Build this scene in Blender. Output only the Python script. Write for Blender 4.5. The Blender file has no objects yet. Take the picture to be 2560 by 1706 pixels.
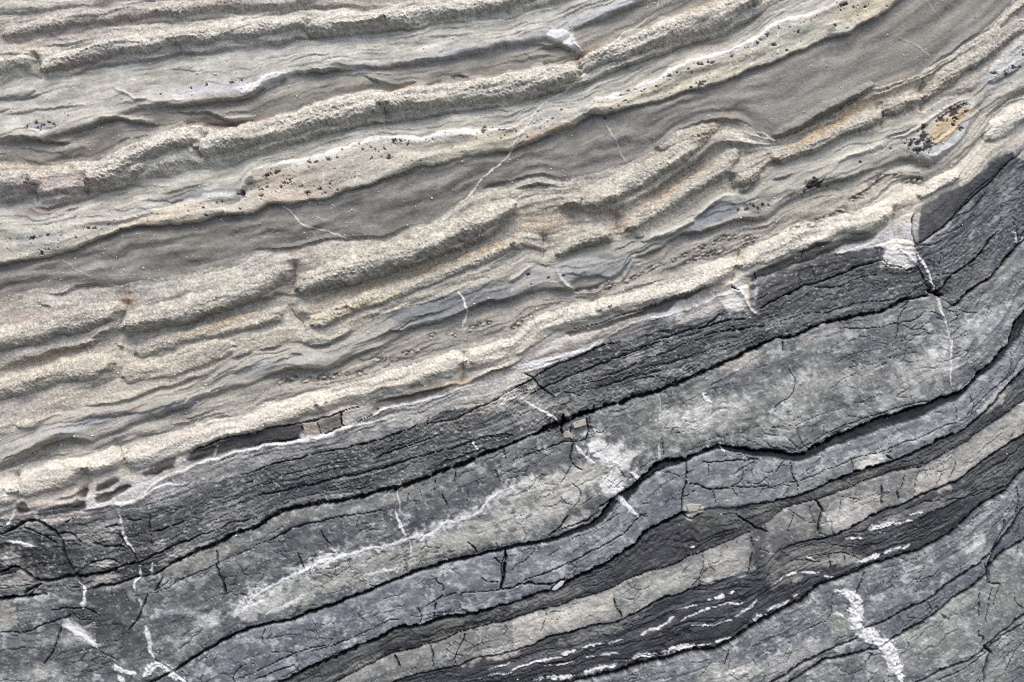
import bpy, bmesh, math, random
import numpy as np
from mathutils import Vector, Matrix

# ------------------------------------------------------------------ camera, sky, sun, exposure
S = 0.0005                                   # metres per unit of the survey grid (rock face about 1.28 m across)
scene = bpy.context.scene
COL = scene.collection
cam_d = bpy.data.cameras.new('camera')
cam = bpy.data.objects.new('camera', cam_d)
COL.objects.link(cam)
DIST = 1.15
cam_d.sensor_width = 36.0
cam_d.lens = 36.0 * DIST / (2560 * S)
cam_d.clip_start = 0.01
cam_d.clip_end = 100.0
LEAN = Matrix.Rotation(math.radians(-15), 4, 'X')     # the face leans back from the viewer; the camera looks straight at it
cam.matrix_world = LEAN @ Matrix.Translation((0, -DIST, 0)) @ Matrix.Rotation(math.radians(90), 4, 'X')
scene.camera = cam

SUN_EL, SUN_AZ = 68.0, -40.0                 # azimuth measured from straight out of the wall, minus = camera left
world = bpy.data.worlds.new('World')
scene.world = world
world.use_nodes = True
wn = world.node_tree
for n in list(wn.nodes):
    wn.nodes.remove(n)
out = wn.nodes.new('ShaderNodeOutputWorld')
bg = wn.nodes.new('ShaderNodeBackground')
sky = wn.nodes.new('ShaderNodeTexSky')
sky.sky_type = 'NISHITA'
sky.sun_disc = False
sky.sun_elevation = math.radians(SUN_EL)
sky.sun_rotation = math.radians(180 + SUN_AZ)
sky.air_density = 1.0
sky.dust_density = 4.0
sky.ozone_density = 0.6
bg.inputs['Strength'].default_value = 0.115
wn.links.new(sky.outputs[0], bg.inputs['Color'])
wn.links.new(bg.outputs[0], out.inputs['Surface'])

sun_d = bpy.data.lights.new('sun', 'SUN')
sun_d.energy = 1.4
sun_d.angle = math.radians(24)
sun_d.color = (1.0, 0.96, 0.90)
sun = bpy.data.objects.new('sun', sun_d)
COL.objects.link(sun)
el, az = math.radians(SUN_EL), math.radians(SUN_AZ)
to_sun = Vector((math.sin(az) * math.cos(el), -math.cos(az) * math.cos(el), math.sin(el)))
sun.rotation_euler = (-to_sun).to_track_quat('-Z', 'Y').to_euler()

vs = scene.view_settings
vs.view_transform = 'Standard'
vs.look = 'None'
vs.exposure = 0.55
vs.gamma = 1.0
vs.use_curve_mapping = False

scene.cycles.use_denoising = False
scene.cycles.filter_width = 1.15
scene.cycles.max_bounces = 4
scene.cycles.diffuse_bounces = 2
random.seed(7)
rng = np.random.default_rng(11)
F = np.float32

# ------------------------------------------------------------------ survey grid (units as in the survey: x right, y down)
W0, H0 = 2560.0, 1706.0
STEP = 2.2

def axis(n):
    mid = np.arange(-40, n + 40 + STEP, STEP)
    left, right = [mid[0]], [mid[-1]]
    d = STEP
    while left[-1] > -1300:
        d = min(d * 1.12, 24)
        left.append(left[-1] - d)
        right.append(right[-1] + d)
    return np.concatenate([np.array(left[:0:-1]), mid, np.array(right[1:])]).astype(F)

GX, GY = axis(W0), axis(H0)
NX, NY = len(GX), len(GY)
X, Y = np.meshgrid(GX, GY)

# gradient noise
_perm = rng.permutation(1024)
_perm = np.concatenate([_perm, _perm]).astype(np.int32)
_ang = rng.random(1024) * 2 * np.pi
_gx, _gy = np.cos(_ang).astype(F), np.sin(_ang).astype(F)

def noise(u, v, seed=0):
    u = (u + seed * 37.17).astype(F)
    v = (v + seed * 91.73).astype(F)
    iu, iv = np.floor(u).astype(np.int32), np.floor(v).astype(np.int32)
    fu, fv = u - iu, v - iv
    a, b = iu & 1023, iv & 1023
    a1, b1 = (a + 1) & 1023, (b + 1) & 1023
    def g(p, q, x, y):
        h = _perm[_perm[p] + q]
        return _gx[h] * x + _gy[h] * y
    n00, n10 = g(a, b, fu, fv), g(a1, b, fu - 1, fv)
    n01, n11 = g(a, b1, fu, fv - 1), g(a1, b1, fu - 1, fv - 1)
    su, sv = fu * fu * fu * (fu * (fu * 6 - 15) + 10), fv * fv * fv * (fv * (fv * 6 - 15) + 10)
    return ((n00 * (1 - su) + n10 * su) * (1 - sv) + (n01 * (1 - su) + n11 * su) * sv) * F(1.6)

def fbm(u, v, seed=0, octv=3, gain=0.5):
    r, a, f = 0, 1.0, 1.0
    for k in range(octv):
        r = r + F(a) * noise(u * F(f), v * F(f), seed + k * 3)
        a *= gain
        f *= 2.03
    return r

def sst(e0, e1, x):
    t = np.clip((x - e0) / (e1 - e0), 0, 1)
    return t * t * (3 - 2 * t)

def lin(c):
    c = np.asarray(c, dtype=np.float64) / 255.0
    return np.where(c <= 0.04045, c / 12.92, ((c + 0.055) / 1.055) ** 2.4).astype(F)

# natural wander of every line on the face
XW = X + 5 * noise(X / 75, Y / 75, 1) + 2.6 * noise(X / 22, Y / 22, 2)
YW = Y + 5 * noise(X / 75, Y / 75, 3) + 2.6 * noise(X / 24, Y / 18, 4) + 1.3 * noise(X / 9, Y / 8, 5)

# ------------------------------------------------------------------ survey data: sheets of 640 x 427 units, read in 2350 x 1568 steps
OY = {0: 0, 1: 427, 2: 853, 3: 1279}
K = 640.0 / 2350.0

def P(t, *a):
    r, c = int(t[0]), int(t[1])
    return [(c * 640 + a[i] * K, OY[r] + a[i + 1] * K) for i in range(0, len(a), 2)]

B = [
 # 0 faint groove at the very top
 P('00',0,190,400,135,850,75,1300,25,1600,0)+P('01',0,-90,2350,-300),
 # 1
 P('00',0,420,150,410,500,345,850,265,1150,230,1500,205,1800,180,2150,135,2340,150)+P('01',200,112,450,70,600,95,850,75,1100,70,1450,15,1700,-40,2350,-200),
 # 2
 P('00',0,760,280,690,450,740,600,700,900,610,1300,550,1600,505,2000,470,2340,440)+P('01',200,400,450,340,850,310,1200,285,1500,260,1700,205,2000,190,2340,130)+P('02',200,75,450,20,600,-15,2350,-500),
 # 3 lens bed underside
 P('00',0,1300,250,1300,400,1300,600,1240,800,1180,1050,1110,1300,1000,1600,985,2000,960,2340,880)+P('01',100,780,380,690,700,650,890,640,1150,620,1400,590,1700,555,2000,500,2340,420)+P('02',250,400,430,400,560,290,700,215,1000,110,1250,0,1600,-150,2350,-400),
 # 4 top of granular ridge
 P('00',0,1500,400,1510,900,1480,1100,1400,1500,1220,1800,1150,2080,1180,2340,1135)+P('01',300,1040,700,900,850,860,1050,830,1300,830,1800,780,2340,690)+P('02',400,580,640,530,850,440,1000,370,1300,250,1600,110,1800,20,1900,-20,2350,-200),
 # 5 underside of granular ridge
 P('10',0,290,260,230,330,330,600,290,900,200,1200,120,1500,50)+P('00',2000,1510,2340,1430)+P('01',500,1270,900,1150,1200,1110,1500,1090,1900,990,2340,960)+P('02',400,850,800,725,1200,550,1700,390,2100,240,2340,70)+P('03',200,-30,600,-250),
 # 6 top of pitted yellow band
 P('10',0,490,400,505,800,455,1100,425,1500,345,1700,280,1870,245,2200,200,2250,60,2340,0)+P('01',200,1505,400,1480,750,1390,1000,1300,1250,1250,1500,1265,1900,1215,2340,1175)+P('02',100,1090,200,1060,400,1000,560,990,680,980,740,920,1000,880,1250,770,1500,625,1700,560,2000,490,2200,385,2340,265)+P('03',100,205,300,165,500,100,650,20,700,-20,1000,-150),
 # 7 underside of pitted yellow band
 P('10',0,870,200,830,600,760,800,680,1000,600,1150,540,1300,500,1600,500,1900,450,2000,420,2340,390)+P('11',150,315,300,310,700,250,800,190,930,160,1100,100,1300,30)+P('01',1450,1550,1700,1510,1900,1440,2080,1395,2330,1400)+P('02',50,1355,150,1330,300,1260,450,1200,600,1130,750,1070,850,1060,1100,1000,1400,920,1600,840,1720,825,2000,740,2180,650,2340,595)+P('03',100,570,200,510,400,430,550,360,650,340,740,330,800,250,1000,170,1100,100,1220,0,1600,-260),
 # 8 underside of dark grey mudstone
 P('10',0,1180,400,1080,650,1050,960,1045,1080,1070,1300,1000,1700,950,2000,880,2340,760)+P('11',100,722,350,720,600,655,850,620,1200,610,1300,555,1550,495,1700,420,1900,270,2000,210,2340,150)+P('12',120,60,250,40,420,75,560,75,800,10)+P('02',1150,1480,1300,1370,1500,1210,1700,1135,1900,1110,2100,1120,2340,1230)+P('03',50,1280,350,1170,600,1010,930,820,1200,760,1450,650,1600,540,1850,380,2100,160,2250,0),
 # 9 overhanging ledge under the second granular ridge
 P('20',0,250,400,120,700,65,900,5)+P('10',1000,1510,1100,1440,1200,1500,1450,1450,1700,1410,2000,1320,2340,1195)+P('11',100,1180,250,1125,500,1150,900,1030,1400,880,1800,740,2100,610,2340,460)+P('12',120,420,300,400,430,345,640,355,900,380,1150,270,1300,190,1540,10)+P('02',1700,1460,1850,1345,2000,1335,2340,1350)+P('03',150,1320,400,1240,700,1050,950,890,1200,810,1500,690,2000,360,2350,60),
 # 10
 P('20',0,880,200,830,450,690,800,610,1200,520,1400,450,1650,390,1950,290,2150,150,2340,95)+P('21',150,60,350,10)+P('11',700,1550,900,1470,1400,1260,1700,1150,1900,1090,2200,960,2340,900)+P('12',130,790,260,790,400,820,560,730,750,700,900,640,1180,605,1350,520,1650,330,1900,200,2050,200,2110,190,2280,60)+P('03',100,1500,400,1400,700,1300,1000,1220,1100,1160,1300,1060,1430,1040,1600,930,1850,870,2000,760,2350,560),
 # 11 underside of grey flow-like lenses
 P('20',0,1150,200,1075,400,975,550,915,700,890,860,915,1000,860,1200,780,1400,690,1750,590,2000,460,2340,375)+P('21',200,290,350,240,500,250,640,270,900,135,1150,45)+P('11',1400,1450,1800,1350,2000,1250,2150,1190,2340,1190)+P('12',150,1130,300,1090,450,1090,600,1110,800,1040,930,980,1000,950,1080,800,1350,730,1420,660,1550,590,1850,550,2100,450,2340,440)+P('13',150,290,480,140,850,30)+P('03',1050,1530,1150,1470,1300,1465,1480,1510,1700,1340,1830,1200,1900,1080,2050,980,2350,850),
 # 12 top of bright cream bed
 P('20',0,1180,300,1110,600,1080,1000,980,1100,940,1600,830,2000,720,2340,640)+P('21',100,570,400,480,800,400,1100,330,1400,230,1800,90,2100,30,2340,-30)+P('12',150,1380,300,1310,700,1200,1000,1120,1400,1020,1700,880,2080,730,2340,650)+P('13',100,575,250,510,400,480,700,400,950,320,1020,220,1150,130,1400,120,1600,20)+P('03',1750,1500,1900,1350,2050,1060,2200,960,2350,930),
 # 13 underside of bright cream bed
 P('20',0,1560,150,1500,230,1530,500,1460,700,1430,770,1350,900,1300,1100,1220,1320,1190,1650,1070,2030,910,2340,840)+P('21',200,795,400,760,800,650,1100,540,1500,470,1800,380,1900,380,2100,290,2340,215)+P('12',300,1540,500,1480,700,1430,1200,1260,1700,1080,2000,1040,2080,980,2340,865)+P('13',300,710,600,640,900,560,1100,490,1200,440,1330,380,1400,330,1600,230,1750,160,1940,10)+P('03',2000,1480,2150,1370,2350,1280),
 # 14 white weathered line
 P('20',0,1600,800,1530,1200,1480,1400,1370,1600,1240,1800,1130,2100,1020,2340,990)+P('21',200,950,350,920,600,870,850,790,1000,700,1200,620,1600,510,1850,420,2000,390,2340,275)+P('22',450,140)+P('12',800,1545,1000,1450,1230,1360,1500,1310,1900,1150,2030,1085,2150,1050,2340,965)+P('13',100,920,300,840,620,760,950,690,1150,640,1330,660,1380,690,1600,500,1850,280,2050,80,2150,-30,2350,-200),
 # 15
 P('20',0,1660,600,1625,1000,1575,1500,1500,2000,1310,2340,1180)+P('21',200,1125,600,1030,1100,920,1500,760,1700,640,1900,600,2100,570,2340,455)+P('22',100,390,200,330,330,250,800,50)+P('12',1100,1560,1300,1500,1700,1430,1970,1300,2080,1310,2200,1300,2340,1215)+P('13',350,1060,800,890,1060,815,1150,870,1350,860,1420,800,1600,720,1800,560,2000,360,2350,120),
 # 16 main black seam
 P('30',0,810,230,780,400,760,800,720,1050,680,1400,570,1700,430,2000,280,2340,140)+P('31',200,10)+P('21',450,1515,700,1480,1200,1370,1500,1270,1900,1130,2340,945)+P('22',300,810,450,760,700,650,1000,570,1200,510,1450,420,1700,310,2000,175,2340,15)+P('13',120,1525,250,1530,500,1400,900,1330,1100,1270,1300,1180,1500,1135,1600,1180,1720,1235,1800,1150,2000,1020,2150,850,2300,680,2350,640),
 # 17 top of black shale parting
 P('30',0,1760,800,1680,1300,1590,1640,1430,2000,1200,2340,1050)+P('31',350,980,900,770,1500,530,2050,390,2200,340,2340,322)+P('32',400,240,600,170,850,30)+P('22',900,1480,1000,1400,1200,1230,1400,1090,1600,1070,1900,960,2340,1010)+P('23',280,1040,600,885,1000,715,1550,555,1850,410,2050,170,2220,10)+P('13',2230,1440,2350,1300),
 # 18 bottom of black shale parting
 P('30',0,1772,800,1692,1300,1602,1640,1442,2000,1212,2340,1064)+P('31',350,996,900,788,1500,550,2050,410,2200,362,2340,345)+P('32',400,270,600,215,850,90,1000,0)+P('22',1000,1450,1200,1280,1400,1170,1600,1095,1900,1000,2340,1075)+P('23',280,1105,600,960,1000,830,1300,740,1700,560,2000,300,2290,0)+P('13',2350,1440),
 # 19 underside of lilac slab
 P('30',0,2000,2000,1750)+P('31',300,1540,700,1340,1000,1210,1300,1080,1600,1010,2000,930,2340,840)+P('32',350,735,600,600,1000,400,1200,220,1400,80,1560,15)+P('22',1700,1545,2000,1530,2340,1480)+P('23',330,1400,780,1210,1200,1080,1450,960,1830,800,2000,640,2200,400,2350,230),
 # 20
 P('30',0,2120,2000,1850)+P('31',700,1580,900,1490,1200,1330,1700,1190,1950,1090,2340,990)+P('32',500,850,950,690,1100,620,1550,460,1800,340,2180,200,2340,110)+P('23',200,1515,450,1470,850,1290,1200,1190,1400,1150,1900,870,2350,545),
 # 21 underside of tan blocks
 P('30',0,2300,2000,2000)+P('31',1290,1560,1500,1480,1850,1410,2340,1278)+P('32',280,1190,500,1110,800,1020,980,1030,1030,990,1300,830,1700,690,1900,640,2200,560,2340,480)+P('33',100,350,280,290,560,240,800,120,1030,10)+P('23',1200,1500,1400,1410,1750,1280,2000,1080,2350,860),
 # 22 seam below the quartz-streaked shale
 P('30',0,2700,2000,2200)+P('31',1300,1850)+P('32',400,1590,600,1550,900,1490,1400,1350,1900,1240,2150,1090,2340,975)+P('33',300,820,550,640,700,590,950,490,1400,360,1700,190,1860,15)+P('23',2000,1490,2150,1410,2350,1180),
 # 23
 P('31',0,3000)+P('32',1000,2080)+P('33',50,1560,300,1400,700,1200,840,1145,890,1065,1000,1050,1200,930,1500,780,1700,600,1800,555,2000,430,2060,370,2130,250,2310,0),
 # 24
 P('31',0,3150)+P('32',1100,2200)+P('33',200,1568,500,1375,900,1275,1020,1250,1100,1170,1300,1080,1500,950,1700,790,1950,640,2050,460,2350,240),
 # 25
 P('32',0,2700)+P('33',1380,1560,1600,1450,1850,1360,1990,1250,2150,1100,2350,930),
]

def curve(pts):
    pts = sorted(pts)
    x = np.array([p[0] for p in pts]); y = np.array([p[1] for p in pts])
    xs = np.arange(-1700, 4300, 4.0)
    ys = np.interp(xs, x, y)
    s0 = np.clip((y[min(3, len(y)-1)] - y[0]) / max(1, x[min(3, len(x)-1)] - x[0]), -0.7, 0.1)
    s1 = np.clip((y[-1] - y[-4 if len(y) > 3 else 0]) / max(1, x[-1] - x[-4 if len(x) > 3 else 0]), -0.9, 0.0)
    ys = np.where(xs < x[0], y[0] + (xs - x[0]) * s0, ys)
    ys = np.where(xs > x[-1], y[-1] + (xs - x[-1]) * s1, ys)
    k = np.exp(-0.5 * (np.arange(-6, 7) * 4.0 / 7.0) ** 2); k /= k.sum()
    ysm = np.convolve(np.pad(ys, 6, mode='edge'), k, mode='valid')
    return xs, ysm

CX, CB = None, []
for i, b in enumerate(B):
    CX, yb = curve(b)
    if i:
        yb = np.maximum(yb, CB[-1] + 6)
    CB.append(yb)
CB = [CB[0] - 520] + CB + [CB[-1] + 900]
NL = len(CB) - 1                                   # number of beds

BV = [np.interp(XW, CX, c).astype(F) for c in CB]
IDX = np.zeros(X.shape, np.int8)
for k in range(1, NL):
    IDX += (YW > BV[k])
TOP = np.choose(IDX, BV[:-1] if NL <= 31 else None)
BOT = np.choose(IDX, BV[1:])
TH = BOT - TOP
V = np.clip((YW - TOP) / TH, 0, 1)
DT, DB = YW - TOP, BOT - YW
nom = [float(np.mean((CB[i+1] - CB[i])[425:1065])) for i in range(NL)]
cum = np.concatenate([[0], np.cumsum(nom)]).astype(F)
ST = cum[IDX] + V * np.array(nom, F)[IDX]            # bedding coordinate: runs across the beds, constant along them
del BV

# ------------------------------------------------------------------ the beds: name, profile, colour along x, second colour, grain, lamination, upper?
# colour lists: (x, r, g, b) in display values of the stone seen in flat light
LAY = [
 ('sandstone_bed', [(0,6),(.6,10),(1,2)], [(0,190,180,172)], (212,202,190), 1.3, .10, 'pinkish grey streaky sandstone bed along the top edge'),
 ('sandstone_bed', [(0,2),(.35,10),(.7,9),(1,-3)], [(0,200,188,178),(1500,205,200,185)], (180,158,148), 2.0, .06, 'pinkish cream sandstone ridge near the top edge'),
 ('sandstone_bed', [(0,0),(.3,9),(.65,12),(.9,4),(1,-3)], [(0,205,194,180),(700,205,198,182)], (228,220,202), 2.4, .06, 'pale cream granular sandstone ridge under the top ridge'),
 ('siltstone_bed', [(0,-3),(.4,5),(.85,13),(1,15)], [(0,178,172,160),(700,176,172,158),(1300,168,168,164)], (205,204,198), .7, .13, 'smooth grey siltstone bed with pale bluish lenses'),
 ('siltstone_bed', [(0,3),(.5,5),(.85,-1),(1,-5)], [(0,150,142,130),(600,142,136,126),(1500,160,154,140)], (165,158,145), .5, .06, 'smooth olive grey siltstone hollow above the granular ridge'),
 ('sandstone_bed', [(0,-3),(.22,14),(.6,21),(.84,10),(1,-9)], [(0,200,184,172),(500,206,198,184),(1500,206,198,180)], (226,218,200), 3.0, .03, 'thick granular cream sandstone ridge crossing the upper part'),
 ('siltstone_bed', [(0,-8),(.4,1),(1,8)], [(0,172,168,156),(1200,176,172,160)], (205,202,192), .7, .16, 'thin grey streaky siltstone band above the yellow band'),
 ('limestone_band', [(0,10),(.15,14),(.9,13),(1,11)], [(0,196,192,172),(300,208,198,172),(700,212,200,172),(1400,212,205,174),(2100,210,204,176)], (212,194,170), 1.1, .03, 'yellow cream pitted limestone band with black holes'),
 ('mudstone_bed', [(0,3),(.5,5),(.85,3),(1,5)], [(0,132,127,122),(600,122,119,115),(1200,112,110,108),(1700,136,131,126),(2200,146,142,134)], (152,146,140), .7, .05, 'dark grey smooth mudstone bed below the yellow band'),
 ('sandstone_bed', [(0,-3),(.3,9),(.7,22),(.92,23),(1,15)], [(0,188,172,160),(500,180,170,152),(1300,184,174,152),(2000,190,178,154)], (214,206,184), 2.4, .05, 'granular sandstone ridge ending in an overhanging ledge'),
 ('sandstone_bed', [(0,-12),(.3,1),(.7,10),(1,13)], [(0,208,192,168),(500,214,200,168),(1400,200,188,160),(2000,190,180,160)], (190,178,160), 2.3, .05, 'tan stained sandstone bed with painted bounce light beneath the overhanging ledge'),
 ('siltstone_bed', [(0,4),(.3,9),(.8,13),(1,12)], [(0,184,177,164),(900,174,168,155),(1600,176,171,158),(2200,196,192,178)], (164,163,156), .6, .10, 'smooth grey siltstone bed of flowing lens shapes'),
 ('sandstone_bed', [(0,0),(.6,6),(1,6)], [(0,178,170,158),(900,172,164,150),(1800,180,170,154),(2300,200,190,170)], (156,148,136), 1.4, .12, 'brownish sandstone bed with a bead-like crystal seam'),
 ('sandstone_bed', [(0,6),(.5,18),(.8,18),(1,12)], [(0,228,214,194),(800,222,208,184),(1500,222,210,182),(2100,232,220,192)], (206,190,168), 1.4, .05, 'bright cream sandstone bed along the contact with the slate'),
 ('slate_bed', [(0,10),(1,3)], [(0,205,190,172),(600,196,182,164),(1000,190,176,156),(1400,196,182,160),(1800,200,188,166),(2330,150,144,138),(2400,90,94,100),(2560,84,88,96)], (180,168,152), 1.0, .10, 'thin broken dark slate ledge under the bright cream bed'),
 ('slate_bed', [(0,4),(1,0)], [(0,150,142,134),(400,150,144,138),(900,142,140,134),(1180,205,192,170),(1330,200,188,165),(1500,128,126,124),(1900,86,88,92),(2560,92,96,106)], (176,172,164), .9, .13, 'pale grey streaky slate bed that darkens towards the right'),
 ('slate_bed', [(0,0),(1,0)], [(0,122,122,120),(350,112,112,110),(700,96,99,99),(1300,94,97,98),(1900,102,104,108),(2560,104,106,114)], (128,130,124), 1.4, .22, 'dark laminated slate bed above the black seam'),
 ('slate_bed', [(0,5),(.5,7),(1,5)], [(0,124,124,130),(500,126,127,130),(1100,128,128,132),(1700,136,138,132),(2560,140,142,144)], (158,160,148), .9, .03, 'thick mottled blue grey slate bed below the black seam'),
 ('shale_seam', [(0,-9),(1,-7)], [(0,60,62,66)], (80,82,86), 1.0, .2, 'black shale parting between two grey slabs'),
 ('slate_bed', [(0,4),(.5,6),(1,4)], [(0,128,130,136),(1000,140,142,147),(1600,144,146,149),(2560,148,149,151)], (160,162,163), .7, .05, 'smooth lilac grey slate slab under the shale parting'),
 ('shale_seam', [(0,-2),(.5,0),(1,-1)], [(0,112,112,108),(1100,110,110,104),(1650,96,97,102),(1900,118,118,112),(2560,104,104,106)], (76,77,76), 1.5, .25, 'dark flaky shale band above the tan blocks'),
 ('limestone_band', [(0,4),(.5,6),(1,4)], [(0,140,140,136),(900,160,159,150),(1500,166,162,150),(2050,164,161,150),(2560,156,157,148)], (180,172,158), .8, .05, 'tan grey jointed limestone band between dark shales'),
 ('shale_seam', [(0,0),(.5,1),(1,-3)], [(0,100,102,102),(1500,92,94,100),(2560,104,106,104)], (72,74,80), 1.0, .22, 'dark shale band streaked with white quartz lenses'),
 ('slate_bed', [(0,5),(.5,7),(1,5)], [(0,138,138,142),(1900,140,141,146),(2560,138,140,142)], (162,163,158), .9, .04, 'blue grey slate bed at lower right crossed by the thick vein'),
 ('slate_bed', [(0,3),(.5,4),(1,3)], [(0,134,135,142)], (152,152,156), .8, .05, 'narrow blue grey slate strip at lower right'),
 ('slate_bed', [(0,5),(.5,6),(1,5)], [(0,146,148,142)], (166,166,156), .9, .03, 'greenish grey slate bed in the lower right corner'),
 ('slate_bed', [(0,4),(.5,5),(1,5)], [(0,148,148,146)], (160,160,152), .9, .03, 'pale grey slate bed in the bottom right corner'),
]
assert len(LAY) == NL, (len(LAY), NL)

FADE = {1: [(0,.5)], 2: [(0,.45)], 5: [(0,.3)], 9: [(0,.3)], 10: [(0,.35)], 13: [(0,.35)]}
H = np.zeros(X.shape, F)
BASE = np.zeros(X.shape + (3,), F)
ALT = np.zeros(X.shape + (3,), F)
GRN = np.zeros(X.shape, F)
LAM = np.zeros(X.shape, F)
vg = np.linspace(0, 1, 201)
kk = np.exp(-0.5 * (np.arange(-14, 15) / 6.0) ** 2); kk /= kk.sum()
for i, (nm, prof, cx, alt, grain, lam, lb) in enumerate(LAY):
    m = IDX == i
    pv = np.interp(vg, [p[0] for p in prof], [p[1] for p in prof])
    pv = np.convolve(np.pad(pv, 14, mode='edge'), kk, mode='valid')
    H[m] = np.interp(V[m], vg, pv)
    if i in FADE:
        f = np.interp(XW[m] + 30 * noise(X[m] / 40, Y[m] / 40, 19), [p[0] for p in FADE[i]], [p[1] for p in FADE[i]])
        H[m] = 4 + (H[m] - 4) * f
    xs = [c[0] for c in cx]
    cols = np.array([lin(c[1:]) for c in cx])
    xm = XW[m]
    for ch in range(3):
        BASE[..., ch][m] = np.interp(xm, xs, cols[:, ch])
        ALT[..., ch][m] = lin(alt)[ch]
    GRN[m] = grain
    LAM[m] = lam
UP = (IDX <= 13).astype(F)

# ridges swell and pinch along their length; soft water-worn relief above, flat cleaved stone below
UPS = sst(30, -10, YW - np.interp(XW, CX, CB[14]).astype(F))     # 1 in the worn upper rock, 0 in the slate
swell = 1 + 0.35 * noise(X / 170, ST / 60, 21)
H *= np.where(UP > 0, swell, 1)
def blur(a, r):
    for ax in (0, 1):
        k = np.exp(-0.5 * (np.arange(-3 * r, 3 * r + 1) / r) ** 2); k = (k / k.sum()).astype(F)
        p = np.pad(a, [(3 * r, 3 * r) if q == ax else (0, 0) for q in (0, 1)], mode='edge')
        o = np.zeros_like(a)
        n = a.shape[ax]
        for j, w in enumerate(k):
            o += w * (p[j:j + n] if ax == 0 else p[:, j:j + n])
        a = o
    return a
Hs = blur(H, 2)
H = H + (Hs - H) * (0.75 * UPS + 0.15)
H += UPS * (6.0 * fbm(X / 150, ST / 46, 23, 2) + (.35 + .8 * GRN) * (IDX != 8) * fbm(X / 75, ST / 13, 26, 2))
H += UPS * LAM * 5.0 * noise(X / 110, ST / 6.5, 29)
flake = sst(.0, .4, fbm(X / 120, ST / 22, 36, 2))
H += (1 - UPS) * (2.4 * fbm(X / 110, ST / 60, 31, 3) + LAM * 3 * noise(X / 110, ST / 6.5, 34) + LAM * 3 * noise(X / 45, ST / 3.2, 35))
H += (1 - UPS) * sst(.08, .2, LAM) * flake * (3.6 * np.abs(noise(X / 17, ST / 7, 37)) + 2.4 * noise(X / 9, ST / 5, 38) - 1.2)
# bevelled, worn edges of the slate beds
H -= (1 - UPS) * 2.6 * (np.exp(-DT / 4.0) + np.exp(-DB / 4.0))

# ------------------------------------------------------------------ stroke tools
def window(pts, pad):
    xs = [p[0] for p in pts]; ys = [p[1] for p in pts]
    i0, i1 = np.searchsorted(GX, [min(xs) - pad, max(xs) + pad])
    j0, j1 = np.searchsorted(GY, [min(ys) - pad, max(ys) + pad])
    return slice(max(0, j0 - 1), min(NY, j1 + 1)), slice(max(0, i0 - 1), min(NX, i1 + 1))

def dist(pts, pad):
    """distance to a polyline, signed distance (positive above / left-hand of travel), fraction along it"""
    pts = smooth(pts)
    w = window(pts, pad + 8)
    x, y = XW[w], YW[w]
    if x.size == 0:
        return None
    best = np.full(x.shape, 1e9, F); sg = np.zeros(x.shape, F); tt = np.zeros(x.shape, F)
    seg = [math.dist(a, b) for a, b in zip(pts, pts[1:])]
    tot = max(1e-6, sum(seg)); acc = 0
    for (a, b), L in zip(zip(pts, pts[1:]), seg):
        dx, dy = b[0] - a[0], b[1] - a[1]
        l2 = max(1e-6, dx * dx + dy * dy)
        t = np.clip(((x - a[0]) * dx + (y - a[1]) * dy) / l2, 0, 1)
        px, py = x - (a[0] + t * dx), y - (a[1] + t * dy)
        d = np.sqrt(px * px + py * py)
        m = d < best
        best[m] = d[m]
        sg[m] = np.sign(dy * px - dx * py)[m]
        tt[m] = ((acc + t * L) / tot)[m]
        acc += L
    return w, best, sg, tt, tot

def smooth(pts):
    if len(pts) < 3:
        return pts
    o = [pts[0]]
    for a, b in zip(pts, pts[1:]):
        o.append((a[0] * .75 + b[0] * .25, a[1] * .75 + b[1] * .25))
        o.append((a[0] * .25 + b[0] * .75, a[1] * .25 + b[1] * .75))
    o.append(pts[-1])
    return o

COLR = None
def paint(w, mask, colour):
    c = lin(colour) if not isinstance(colour, np.ndarray) else colour
    l_ = (c @ np.array([.25, .6, .15], F))
    c = l_[..., None] + (c - l_[..., None]) * (.50 + .18 * UPS[w])[..., None]
    m = np.clip(mask, 0, 1)[..., None]
    COLR[w] = COLR[w] * (1 - m) + c * m

def ledge(pts, amp, up=26, dn=15):
    r = dist(pts, 3 * up)
    if r is None: return
    w, d, s, t, tot = r
    tp = np.minimum(1, np.minimum(t, 1 - t) * max(3.0, tot / 60)) * sst(3.2 * up, 1.4 * up, d)
    above = sst(-2.0, 2.0, d * s)
    H[w] += amp * tp * (above * np.exp(-d / up) * 0.9 - (1 - above) * np.exp(-d / dn))

def rim(pts, width, amp, colour=None, k=.7):
    r = dist(pts, 4 * width)
    if r is None: return
    w, d, s, t, tot = r
    g = np.exp(-(d / width) ** 2) * np.minimum(1, np.minimum(t, 1 - t) * 6)
    H[w] += amp * g
    if colour: paint(w, g * k, colour)

def crack(pts, width, depth, dark=.85, colour=(34, 36, 40), rag=.5):
    """an open joint: width and depth in survey units"""
    r = dist(pts, width + 14)
    if r is None: return
    w, d, s, t, tot = r
    gapn = 1 if width > 2.4 else sst(-.55, -.1, noise(X[w] / 26, Y[w] / 26, 43))
    wv = gapn * width * (1 + rag * 1.1 * noise(X[w] / 16, Y[w] / 16, 41) + rag * 0.7 * noise(X[w] / 6, Y[w] / 6, 42)) * (0.35 + 0.65 * np.minimum(1, np.minimum(t, 1 - t) * 7))
    g = sst(1.35, 0.45, d / np.maximum(wv * .5, .6))
    H[w] -= depth * g
    paint(w, g * dark, colour)

def groove(pts, width, depth):
    r = dist(pts, 3 * width)
    if r is None: return
    w, d, s, t, tot = r
    H[w] -= depth * np.exp(-(d / width) ** 2) * np.minimum(1, np.minimum(t, 1 - t) * 5)

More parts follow.
